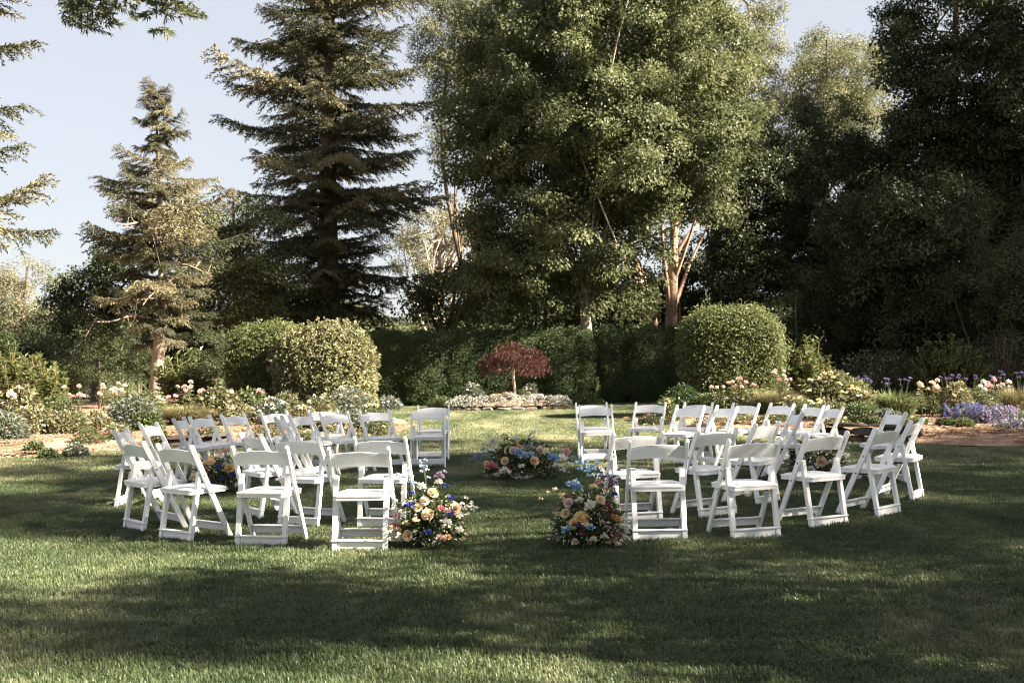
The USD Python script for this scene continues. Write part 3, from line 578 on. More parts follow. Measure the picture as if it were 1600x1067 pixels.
# far woods closing the view
rng = np.random.default_rng(8); P, N = [], []
for a in np.linspace(-0.62, 0.62, 80):
    r = rng.uniform(74, 92); x, y = r * math.tan(a) * 1.0, r
    h = rng.uniform(2.2, 4.2); zc = float(ground_z(x, y)) + h * 0.55
    p, n = crown_points(rng, [((x, y, zc), (h * 0.9, h * 0.8, h * 0.75))], 1.5, 0.55, 0.3, seed=3); P.append(p); N.append(n)
P, N = np.vstack(P), np.vstack(N)
d = N * .5 + [0, 0, .5]; tag(scatter(None, 'far_woods', 'broad', P, quat_up(d, rng.uniform(0, 6.28, len(P))), rng.uniform(1.1, 2.0, len(P)), MAPLE), 'band of far woodland closing the view behind the garden trees', 'woods', kind='stuff')

# ------------------------------------------------------------------ hedge, clipped bushes
def box_foliage(rng, size, n, rnd=4.0, bottom=0.0, thin_low=0.0, wob=0.3):
    """points and outward directions over a rounded block standing on the ground"""
    sx, sy, sz = size; u = unit(rng.normal(size=(n * 2, 3))); p = u / np.max(np.abs(u), axis=1, keepdims=True)
    r = rnd; q = np.sign(p) * np.minimum(np.abs(p), 1); k = r
    q = u / (np.sum(np.abs(u) ** k, 1, keepdims=True) ** (1 / k))
    dep = 1 - 0.22 * rng.random((n * 2, 1)) ** 1.5
    P = q * dep * np.array([sx, sy, sz]) / 2; P[:, 2] += sz / 2
    P += (P - [0, 0, sz * .4]) * wob * (meshkit.fbm(P * 1.1 + rng.uniform(0, 40), 4)[:, None] - 0.5)
    keep = (P[:, 2] > bottom) & (rng.random(n * 2) > thin_low * np.clip(1 - P[:, 2] / (0.55 * sz), 0, 1))
    P, q = P[keep][:n], q[keep][:n]
    return P, unit(q)
def clipped(name, label, cat, base, size, n, kind, mat, seed, rotz=0, group=None, rnd=4.0, scale=1.0, stems=3, thin=0.0, bottom=0.05, core=0.35, var=(0.55, 1.5), wob=0.34):
    rng = np.random.default_rng(seed); t = thing(name, label, cat, base, rotz, group)
    mb = MB()
    for k in range(stems):
        b = np.array([rng.uniform(-.3, .3) * size[0], rng.uniform(-.2, .2) * size[1], -0.05]); e = b * 1.2 + [0, 0, size[2] * rng.uniform(.6, .85)]
        mb.add(*tube(bez([b, (b + e) / 2 + rng.normal(size=3) * 0.05, e], 6), np.linspace(0.035, 0.01, 6), 5, False))
        for j in range(5):
            q = b + (e - b) * rng.uniform(.15, .9); o = rng.normal(size=3) * np.array(size) * 0.18; o[2] = abs(o[2]) * .6
            mb.add(*tube(np.array([q, q + o * .5 + [0, 0, .04], q + o]), [0.016, 0.011, 0.005], 4, False))
    obj('stems', mb.get(), TWIG, t)
    P, N = box_foliage(rng, size, n, rnd, bottom, thin, wob)
    Pi, Ni = box_foliage(rng, np.array(size) * 0.72, int(n * core), rnd, bottom, thin)
    P, N = np.vstack([P, Pi]), np.vstack([N, Ni])
    d = N * 0.75 + [0, 0, 0.3] + rng.normal(size=P.shape) * 0.3
    scatter(t, 'foliage', kind, P, quat_up(d, rng.uniform(0, 6.28, len(P))), scale * rng.uniform(*var, len(P)), mat)
    return t
hx = [at(u, 600, 37.0)[0] for u in (578, 640, 699, 746, 800, 852, 902, 934, 985, 1030, 1075)]
HL = ['touching the clipped variegated bush', 'second from the variegated bush', 'behind the white shrub by the stone ring', 'straight behind the red maple foliage tips nearest the spruce', 'directly behind the red maple trunk', 'behind the red maple, toward the pale trunk', 'pressed against the pale maple trunk on the red maple side', 'pressed against the pale maple trunk on the pink trunks side', 'below the stout broken pinkish trunk', 'touching the big clipped bush by the right bed']
for k in range(10):
    x0, x1 = hx[k], hx[k + 1]
    if k == 6: x1 -= 0.17
    if k == 7: x0 += 0.13
    w = x1 - x0; h = 2.30 + 0.03 * RNG.uniform(-1, 1)
    clipped('hedge_shrub', 'dark clipped hedge shrub ' + HL[k], 'hedge', (float((x0 + x1) / 2), 37.0 + 0.12 * RNG.uniform(-1, 1), 0), (w * 1.06, 1.15, h), 760, 'fine', HEDGE, 500 + k, group='shrubs of the dark hedge', rnd=9.0, scale=0.72, stems=4, thin=0.45, core=0.5, var=(0.75, 1.2), wob=0.10)
c = at(430, 600, 29.0)
clipped('clipped_bush', 'round-shouldered clipped green bush half hidden behind the variegated bush', 'bush', (c[0], 28.6, 0.1), (1.75, 1.7, 2.12), 1500, 'fine', BOX, 520, rnd=6.0, scale=0.95, core=0.4)
c = at(508, 600, 27.6)
clipped('variegated_bush', 'big rounded cream and green variegated bush at the dark hedge end', 'bush', (c[0], 27.6, 0.1), (2.02, 1.9, 2.08), 1800, 'varieg', VARIEG, 521, rnd=3.0, scale=1.0, thin=0.35, bottom=0.15, core=0.4, stems=7)
c = at(1146, 600, 27.4)
clipped('clipped_bush', 'largest clipped bush, yellow-green and flat topped, at the pink trunk end of the hedge', 'bush', (c[0], 27.6, 0.1), (2.02, 2.0, 2.34), 2300, 'fine', BOX, 522, rnd=3.4, scale=1.0, core=0.4)

# red laceleaf maple in the stone ring
mx = at(803, 600, 33.8); base = np.array([mx[0], 33.8, 0.30]); rng = np.random.default_rng(61)
t = thing('red_maple', 'small weeping dark red lace-leaf maple on a slim trunk in the stone ring', 'tree', base)
obj('trunk', tube(bez([(0, 0, -0.3), (0.02, 0, 0.25), (-0.02, 0, 0.7), (0.02, 0, 1.15)], 10), np.linspace(0.055, 0.03, 10), 8, True, 0.1), BARK_PALE, t, smooth=60)
P, mb = [], MB()
for k in range(115):
    a, r = rng.uniform(0, 6.28), math.sqrt(rng.random()); ht = 1.50 * (1 - 0.30 * r ** 2.0) + rng.uniform(-0.34, 0.03) * (0.3 + 0.7 * r)
    P.append((0.92 * r * math.cos(a) * (1 + .08 * math.sin(3 * a)), 0.85 * r * math.sin(a), ht + 0.10 * math.sin(3 * a + 1) + rng.normal() * .06))
    if k % 8 == 0: mb.add(*tube(bez([(0, 0, 0.9), np.array(P[-1]) * [.5, .5, 1] + [0, 0, .05], P[-1]], 7), np.linspace(0.022, 0.005, 7), 5, False))
P = np.array(P); obj('limbs', mb.get(), BARK, t, kind='stuff')
scatter(t, 'crown', 'acer', P, quat_up(P * [0.45, 0.45, 0] + [0, 0, 1] + rng.normal(size=P.shape) * .12, rng.uniform(0, 6.28, len(P))), rng.uniform(0.5, 0.9, len(P)), REDMAPLE)

# ------------------------------------------------------------------ folding chairs
CH = stage.CreateClassPrim('/World/chair_shape')
def prism(profile, t, c=0.003, axis='x'):
    """convex yz profile extruded to thickness t along x, chamfered"""
    P = sg.Polygon(profile); inner = P.buffer(-c)
    a = np.array(P.exterior.coords)[:-1]; b = np.array(inner.exterior.coords)[:-1]
    pts = np.vstack([np.c_[np.full(len(a), s * (t / 2 - c)), a] for s in (-1, 1)] + [np.c_[np.full(len(b), s * t / 2), b] for s in (-1, 1)])
    return trimesh.convex.convex_hull(pts)
def capsule(p0, p1, w, flat_bottom=True):
    """yz outline of a bar from p0 (ground) to p1 with a rounded top"""
    g = sg.LineString([np.array(p0) - (np.array(p1) - p0) * 0.1, p1]).buffer(w / 2, quad_segs=6)
    if flat_bottom: g = g.intersection(sg.box(-2, 0, 2, 2))
    return np.array(g.exterior.coords)[:-1]
def yz(z): return 0.240 - (0.380 / 0.768) * z            # the long posts lean back
TOPZ = 0.768
def cpart(name, mesh, mat, parent='/World/chair_shape'):
    m = usdkit.mesh(stage, numbered(parent + '/' + name), mesh, mat, smooth=35); return str(m.GetPath())
for s in (-1, 1):
    pm = prism(capsule((yz(0), 0), (yz(TOPZ), TOPZ), 0.047), 0.022); pm.apply_translation([s * 0.2265, 0, 0])
    pp = cpart('post', pm, WHITE)
    for z in (0.535, 0.385):
        b = trimesh.creation.cylinder(0.0072, 0.004, sections=10); b.apply_transform(trimesh.transformations.rotation_matrix(np.pi / 2, [0, 1, 0])); b.apply_translation([s * 0.2385, yz(z) - 0.004, z])
        cpart('bolt', b, BOLT, pp)
RL0, RL1 = np.array([-0.138, 0.0]), np.array([-0.045, 0.545])
for s in (-1, 1):
    pm = prism(capsule(RL0, RL1, 0.036), 0.040); pm.apply_translation([s * 0.1935, 0, 0])
    cpart('rear_leg', pm, WHITE)
def rl_y(z): return RL0[0] + (RL1[0] - RL0[0]) * z / 0.545
mb = MB(); mb.tm(rbox(0.342, 0.020, 0.074, 0.003, (0, rl_y(0.04) + 0.004, 0.040))); mb.tm(rbox(0.432, 0.050, 0.012, 0.003, (0, rl_y(0.08) - 0.002, 0.083)))
cpart('rear_board', mb.get(), WHITE)
mb = MB(); mb.tm(rbox(0.430, 0.016, 0.056, 0.003, (0, yz(0.09), 0.092))); mb.tm(rbox(0.430, 0.040, 0.010, 0.003, (0, yz(0.12) - 0.008, 0.1255)))
cpart('front_stretcher', mb.get(), WHITE)
# seat: moulded frame with a slightly domed pad
fr = sg.box(-0.203, -0.148, 0.203, 0.225).buffer(-0.03).buffer(0.03, quad_segs=4)
fm = trimesh.creation.extrude_polygon(fr, 0.026, engine='earcut'); fm.apply_translation([0, 0, 0.385])
ledge = trimesh.creation.extrude_polygon(fr.buffer(0.004), 0.010, engine='earcut'); ledge.apply_translation([0, 0, 0.4125])
mb = MB().tm(fm).tm(ledge)
seat_path = cpart('seat', mb.get(), WHITE)
n = 14; X, Y = np.meshgrid(np.linspace(-1, 1, n), np.linspace(-1, 1, n)); e = np.maximum(np.abs(X), np.abs(Y)); dome = 0.016 * (1 - e ** 8) + 0.004 * (1 - X ** 2) * (1 - Y ** 2)
V = np.stack([X * 0.196, Y * 0.180 + 0.0385, 0.4228 + dome], -1).reshape(-1, 3); ii, jj = np.meshgrid(np.arange(n - 1), np.arange(n - 1), indexing='ij'); k = (ii * n + jj).ravel()
usdkit.mesh(stage, seat_path + '/seat_pad', (V, np.vstack([np.stack([k, k + 1, k + n + 1], 1), np.stack([k, k + n + 1, k + n], 1)])), PAD, smooth=True)
# backrest: arched panel bowed backwards, set between the posts
nx_, nz_ = 17, 7; xs = np.linspace(-0.2155, 0.2155, nx_); V = []
dirp = np.array([-(0.380 / 0.768), 1.0]); dirp /= np.linalg.norm(dirp); nrm = np.array([dirp[1], -dirp[0]])   # along and across the post in yz
for side in (-1, 1):
    for x in xs:
        arch = 0.030 * (1 - (x / 0.2155) ** 2); bow = -0.022 * (1 - (x / 0.2155) ** 2)
        lo, hi = 0.628 + arch * 0.75, 0.728 + arch
        for q in np.linspace(0, 1, nz_):
            z = lo + (hi - lo) * q; th = 0.0075 * (1 if 0 < q < 1 else 0.55)
            V.append((x, yz(z) + nrm[0] * (bow + side * th), z + nrm[1] * (bow + side * th)))
V = np.array(V); F = []; H_ = nx_ * nz_
for i in range(nx_ - 1):
    for j in range(nz_ - 1):
        a = i * nz_ + j; F += [[a, a + 1, a + nz_ + 1], [a, a + nz_ + 1, a + nz_], [H_ + a, H_ + a + nz_ + 1, H_ + a + 1], [H_ + a, H_ + a + nz_, H_ + a + nz_ + 1]]
    for j, sgn in ((0, 1), (nz_ - 1, -1)):
        a = i * nz_ + j; q = [[a, a + nz_, H_ + a + nz_], [a, H_ + a + nz_, H_ + a]]; F += q if sgn > 0 else [x[::-1] for x in q]
cpart('backrest', (V, np.array(F)), WHITE)
for s in (-1, 1):   # metal brace under the seat
    cpart('seat_brace', rbox(0.006, 0.17, 0.016, 0.002, (s * 0.16, 0.03, 0.372)), BOLT)

CHAIRS = {   # x, y, heading in degrees clockwise from straight ahead, row, arc, place from the aisle
 'outer near pale': [(-1.159, 8.841, 4.0), (-1.952, 9.135, 11.6), (-2.669, 9.486, 38.2), (-3.198, 10.111, 49.5), (-3.906, 11.884, 86.0), (-3.944, 12.916, 93.9)],
 'inner near pale': [(-1.124, 10.066, 10.7), (-1.827, 10.194, 26.1), (-2.341, 10.856, 53.6)],
 'outer near blue': [(1.127, 9.149, 358.2), (1.839, 9.136, 342.3), (2.545, 9.729, 329.9), (3.214, 10.325, 314.4), (3.831, 11.378, 302.8), (4.174, 12.953, 264.0)],
 'inner near blue': [(1.052, 10.165, 346.4), (1.744, 10.410, 328.9), (2.351, 11.247, 311.4), (3.133, 13.266, 271.1)],
 'outer far pale': [(-1.169, 16.860, 178.8), (-2.573, 16.006, 141.1), (-3.126, 15.524, 125.2), (-3.547, 15.048, 114.7), (-3.841, 14.601, 107.0), (-3.967, 14.173, 89.2)],
 'inner far pale': [(-1.151, 15.602, 177.4), (-1.784, 15.448, 142.1), (-2.260, 15.098, 132.0), (-2.598, 14.687, 113.4), (-2.741, 14.179, 88.1)],
 'outer far blue': [(1.160, 16.862, 177.5), (1.939, 16.659, 207.1), (2.561, 16.347, 219.4), (3.112, 15.856, 231.9), (3.535, 15.605, 242.0), (3.803, 15.038, 253.6), (3.926, 14.522, 262.2)],
 'inner far blue': [(1.159, 16.030, 178.1), (2.271, 15.337, 226.4), (2.685, 15.098, 245.5)],
}
ORD = ['first', 'second', 'third', 'fourth', 'fifth', 'sixth', 'seventh']
for arc, lst in CHAIRS.items():
    row, dist, side = arc.split(); place = {'pale': 'pale-bush side', 'blue': 'blue-salvia side'}[side]
    for k, (x, y, h) in enumerate(lst):
        path = numbered('/World/folding_chair'); X_ = UsdGeom.Xform.Define(stage, path)
        X_.AddTranslateOp().Set(Gf.Vec3d(x, y, float(ground_z(x, y)) + 0.004)); X_.AddRotateZOp().Set(float(-h))
        X_.GetPrim().GetReferences().AddInternalReference('/World/chair_shape'); X_.GetPrim().SetInstanceable(True)
        tag(X_, f'white folding chair, {ORD[k]} from the grass aisle in {row} row, {dist} arc, {place}', 'chair', 'white folding chairs in two rings')

# dark undergrowth along the edge of the woods
UNDER = [(1215, 535, 35, 60, 75, 'between the big clipped bush and the bright laurel'), (1285, 520, 37, 70, 85, 'behind the bright laurel'), (1350, 505, 38, 70, 90, 'above the dark mounded shrub'), (1430, 490, 35, 75, 90, 'between the two dark laurels'), (1520, 470, 34, 80, 95, 'under the tallest dark tree'), (1610, 470, 32, 70, 110, 'at the edge of the photo above the lavender'), (1480, 540, 36, 90, 60, 'low behind the dark laurel'),
         (20, 555, 40, 60, 50, 'behind the tall laurels at the edge of the photo'), (80, 540, 44, 60, 65, 'below the distant pale trees'), (280, 520, 40, 60, 80, 'behind the laurel beside the bare spruce trunk'), (-40, 560, 36, 60, 60, 'just outside the photo beside the tall laurels'), (1120, 560, 40, 60, 60, 'behind the big clipped bush')]
for k, (u, v, Y, hw, hh, lab) in enumerate(UNDER):
    rng = np.random.default_rng(700 + k); c, R = px_lobe(u, v, Y, hw, hh); base = ground_at(u, Y)
    lob = lobes_of(rng, c, R, 9) + [((c[0], Y, c[2] * 0.35), (R[0], R[1] * .8, max(0.4, c[2] * 0.4)))]
    P, N = crown_points(rng, lob, 3.2, 0.5, 0.28, seed=k); P[:, 2] = np.abs(P[:, 2]) + 0.05
    t = thing('woodland_shrub', 'shadowy woodland shrub ' + lab, 'shrub', base, group='shrubs in the shade of the woods')
    mb = MB()
    for j in range(5): mb.add(*tube(bez([(0, 0, -.1), rng.normal(size=3) * .3 + [0, 0, c[2] * .4], P[rng.integers(len(P))] - base], 7), np.linspace(.06, .012, 7), 5, False))
    obj('stems', mb.get(), BARK, t)
    foliage(t, 'foliage', 'broad' if k % 2 else 'medium', P - base, N, rng, 0.72, MAPLE_DARK)

# ------------------------------------------------------------------ bed plants
def place(u, vtop, Y):
    x = at(u, 600, Y)[0]; z = float(bed_z(x, Y)[0]); return np.array([x, Y, z]), max(0.15, at(u, vtop, Y)[2] - z)
def mound_leaves(rng, n, w, d, h, L, W, mat_up=0.5, low=0.0, pw=0.35):
    u = unit(rng.normal(size=(n, 3))); u[:, 2] = np.abs(u[:, 2]); r = rng.random(n) ** pw
    p = u * r[:, None] * [w / 2, d / 2, h]; p *= (0.82 + 0.36 * meshkit.fbm(p * 3.2 / max(h, .3) + rng.uniform(0, 30), 3))[:, None]; p[:, 2] = p[:, 2] * (1 - low) + low * h * rng.random(n)
    dd = u * [1, 1, 0.5] + rng.normal(size=(n, 3)) * 0.5 + [0, 0, 0.15]
    return p, leaves(p, dd, u * 0.5 + [0, 0, mat_up] + rng.normal(size=(n, 3)) * 0.35, L * rng.uniform(.6, 1.25, n), W * rng.uniform(.7, 1.2, n), 0.18, 0.2)
def blossom(rng, c, r, n, flat_=0.8, petal=0.55):
    """round flower head: petals pointing every way"""
    u = unit(rng.normal(size=(n, 3))); u[:, 2] = np.abs(u[:, 2]) * flat_ + 0.05 * rng.normal(size=n)
    return leaves(c + u * r * 0.35, u + rng.normal(size=(n, 3)) * 0.3, rng.normal(size=(n, 3)) + [0, 0, .6], r * rng.uniform(.5, .9, n), r * petal, 0.15, 0.0)
def stems_of(rng, tips, spread, r=0.008, base_r=0.3, sides=4):
    mb = MB()
    for tp in tips:
        b = np.array([tp[0] * base_r, tp[1] * base_r, -0.05]); m = (b + tp) / 2 + rng.normal(size=3) * spread
        mb.add(*tube(bez([b, m, tp], 6), np.linspace(r, r * 0.5, 6), sides, False))
    return mb.get()
def plant(kind, u, vtop, Y, wpx, label, cat=None, col=None, leaf=None, seed=None, dens=1.0):
    rng = np.random.default_rng(seed if seed is not None else int(u * 7 + Y * 31 + 5000)); base, h = place(u, vtop, Y); w = 1.22 * wpx * Y / FPX
    dflt = dict(laurel=('laurel_shrub', 'shrub'), cleome=('cleome', 'flower'), mound=('leafy_plant', 'plant'), wispy=('ornamental_grass', 'grass clump'), hydrangea=('hydrangea', 'shrub'), phlox=('flowering_plant', 'plant'), low=('bedding_flower', 'flower'), salvia=('salvia', 'plant'), verbena=('verbena', 'flower'), daylily=('strappy_plant', 'plant'), yarrow=('yarrow', 'plant'))[kind]
    t = thing(dflt[0], label, cat or dflt[1], base)
    if kind == 'laurel':
        mat = leaf or LAUREL; ns = int(48 * dens + 24 * w); tips = []
        for k in range(ns):
            a, r = rng.uniform(0, 6.28), math.sqrt(rng.random()); tips.append((w * .46 * r * math.cos(a), w * .40 * r * math.sin(a), h * (1 - 0.42 * r * r) * rng.uniform(.45, 1.02)))
        tips = np.array(tips); obj('stems', stems_of(rng, tips, 0.05, 0.012), TWIG, t)
        B, D, N = [], [], []
        for tp in tips:
            b = np.array([tp[0] * .3, tp[1] * .3, 0]); m = 38; s = rng.uniform(0.18, 1.0, m) ** 0.7; p = b + (tp - b) * s[:, None]
            a = np.arange(m) * 2.4 + rng.uniform(0, 6); up = 0.35 + 0.8 * (s > 0.92)
            B.append(p); D.append(np.c_[np.cos(a), np.sin(a), up * np.ones(m)]); N.append(np.c_[-np.cos(a) * .4, -np.sin(a) * .4, np.ones(m)] + rng.normal(size=(m, 3)) * .2)
        B, D, N = map(np.vstack, (B, D, N)); L = rng.uniform(0.13, 0.21, len(B))
        obj('leaves', leaves(B, D, N, L, L * 0.31, 0.22, 0.12), mat, t, kind='stuff')
    elif kind == 'cleome':
        n = max(4, int(w * 13)); tips = np.c_[rng.uniform(-.5, .5, n) * w, rng.uniform(-.3, .3, n) * w, h * rng.uniform(0.72, 1.0, n)]; tips[0, 2] = h
        obj('stems', stems_of(rng, tips, 0.03, 0.009, 0.6), leaf or GREENLEAF, t)
        B = []
        for tp in tips: s = rng.uniform(.2, .9, 22); B.append(np.array([tp[0] * .6, tp[1] * .6, 0]) + (tp - [tp[0] * .6, tp[1] * .6, 0]) * s[:, None])
        B = np.vstack(B); a = rng.uniform(0, 6.28, len(B))
        obj('leaves', leaves(B, np.c_[np.cos(a), np.sin(a), rng.uniform(-.3, .5, len(a))], rng.normal(size=(len(a), 3)) * .4 + [0, 0, 1], rng.uniform(.08, .16, len(a)), 0.035), leaf or PALELEAF, t, kind='stuff')
        cols = col or ('pink', 'blush')
        for k, tp in enumerate(tips): obj('flower_head', blossom(rng, tp, rng.uniform(.045, .068), 46, 1.1), FL[cols[k % len(cols)]], t)
    elif kind in ('mound', 'hydrangea', 'phlox', 'yarrow', 'low'):
        big = kind == 'hydrangea'; L = 0.14 if big else (0.06 if kind == 'low' else 0.095); W = L * (0.62 if big else 0.42)
        n = int((2600 if not big else 1500) * dens * max(0.25, w * h)) + 260; n = min(n, 4500)
        p, g = mound_leaves(rng, n, w, w * 0.85, h * (0.95 if kind != 'yarrow' else .85), L, W)
        top = p[np.argsort(-p[:, 2] - rng.random(n) * h * .5)[:10]]
        obj('stems', stems_of(rng, top * .92, 0.03, 0.007), TWIG, t); obj('leaves', g, leaf or GREENLEAF, t, kind='stuff')
        if col:
            m = {'mound': 5, 'hydrangea': 9, 'phlox': 21, 'yarrow': 13, 'low': 10}[kind]; m = int(m * max(.5, w / 0.8))
            u_ = unit(rng.normal(size=(m, 3)) + [0, -0.5, 0.4]); u_[:, 2] = np.abs(u_[:, 2]); q = u_ * [w / 2, w * .42, h] * rng.uniform(.86, 1.04, (m, 1))
            R_ = {'mound': .03, 'hydrangea': .075, 'phlox': .046, 'yarrow': .055, 'low': .034}[kind]
            for k, c in enumerate(q): obj('flower_head', blossom(rng, c, R_ * rng.uniform(.75, 1.2), 30 if R_ > .05 else 16, .35 if kind == 'yarrow' else .9), FL[col[k % len(col)]], t)
    elif kind in ('wispy', 'daylily'):
        n = int((900 if kind == 'wispy' else 420) * dens * max(.6, w)); a = rng.uniform(0, 6.28, n); lean = rng.random(n) ** .7; r0 = np.sqrt(rng.random(n)) * w * .26
        d1 = np.c_[np.cos(a), np.sin(a), np.zeros(n)]; b = d1 * r0[:, None]; ln = h * rng.uniform(.7, 1.12, n); wd = (0.010 if kind == 'wispy' else 0.022)
        m = b + d1 * (w * .22 * lean)[:, None]; m[:, 2] += ln * .72; e = b + d1 * (w * .5 * lean)[:, None]; e[:, 2] += ln * (1 - .45 * lean ** 2)
        s_ = np.c_[-np.sin(a), np.cos(a), np.zeros(n)] * wd / 2; v = np.stack([b - s_, b + s_, m + s_, m - s_, e], 1).reshape(-1, 3); k = np.arange(n)[:, None] * 5
        obj('blades', (v, np.vstack([k + [0, 1, 2], k + [0, 2, 3], k + [3, 2, 4]])), leaf or WISPY, t, kind='stuff')
    elif kind == 'salvia':
        p, g = mound_leaves(rng, int(1100 * dens * max(.3, w)), w, w * .8, h * .7, .07, .022); obj('leaves', g, leaf or GREYLEAF, t, kind='stuff')
        n = int(62 * max(.6, w) * dens); tips = np.c_[rng.uniform(-.5, .5, n) * w, rng.uniform(-.4, .4, n) * w, h * rng.uniform(.7, 1.0, n)]
        obj('stems', stems_of(rng, tips, .03, .005, .7), GREYLEAF, t)
        for k, tp in enumerate(tips):
            m = 34; s = rng.random(m) * .28; c = tp - np.c_[np.zeros((m, 2)), s]; a = rng.uniform(0, 6.28, m)
            obj('flower_spike', leaves(c, np.c_[np.cos(a), np.sin(a), np.full(m, .3)], rng.normal(size=(m, 3)) + [0, 0, 1], .040, .022), FL[(col or ('violet', 'cornflower'))[k % len(col or (1, 2))]], t)
    elif kind == 'verbena':
        n = int(14 * max(.6, w)); tips = np.c_[rng.uniform(-.5, .5, n) * w, rng.uniform(-.3, .3, n) * w, h * rng.uniform(.8, 1.0, n)]
        obj('stems', stems_of(rng, tips, .04, .005, .5), GREENLEAF, t)
        for k, tp in enumerate(tips): obj('flower_head', blossom(rng, tp, .05, 26, .5), FL[(col or ('violet',))[0]], t)
    return t

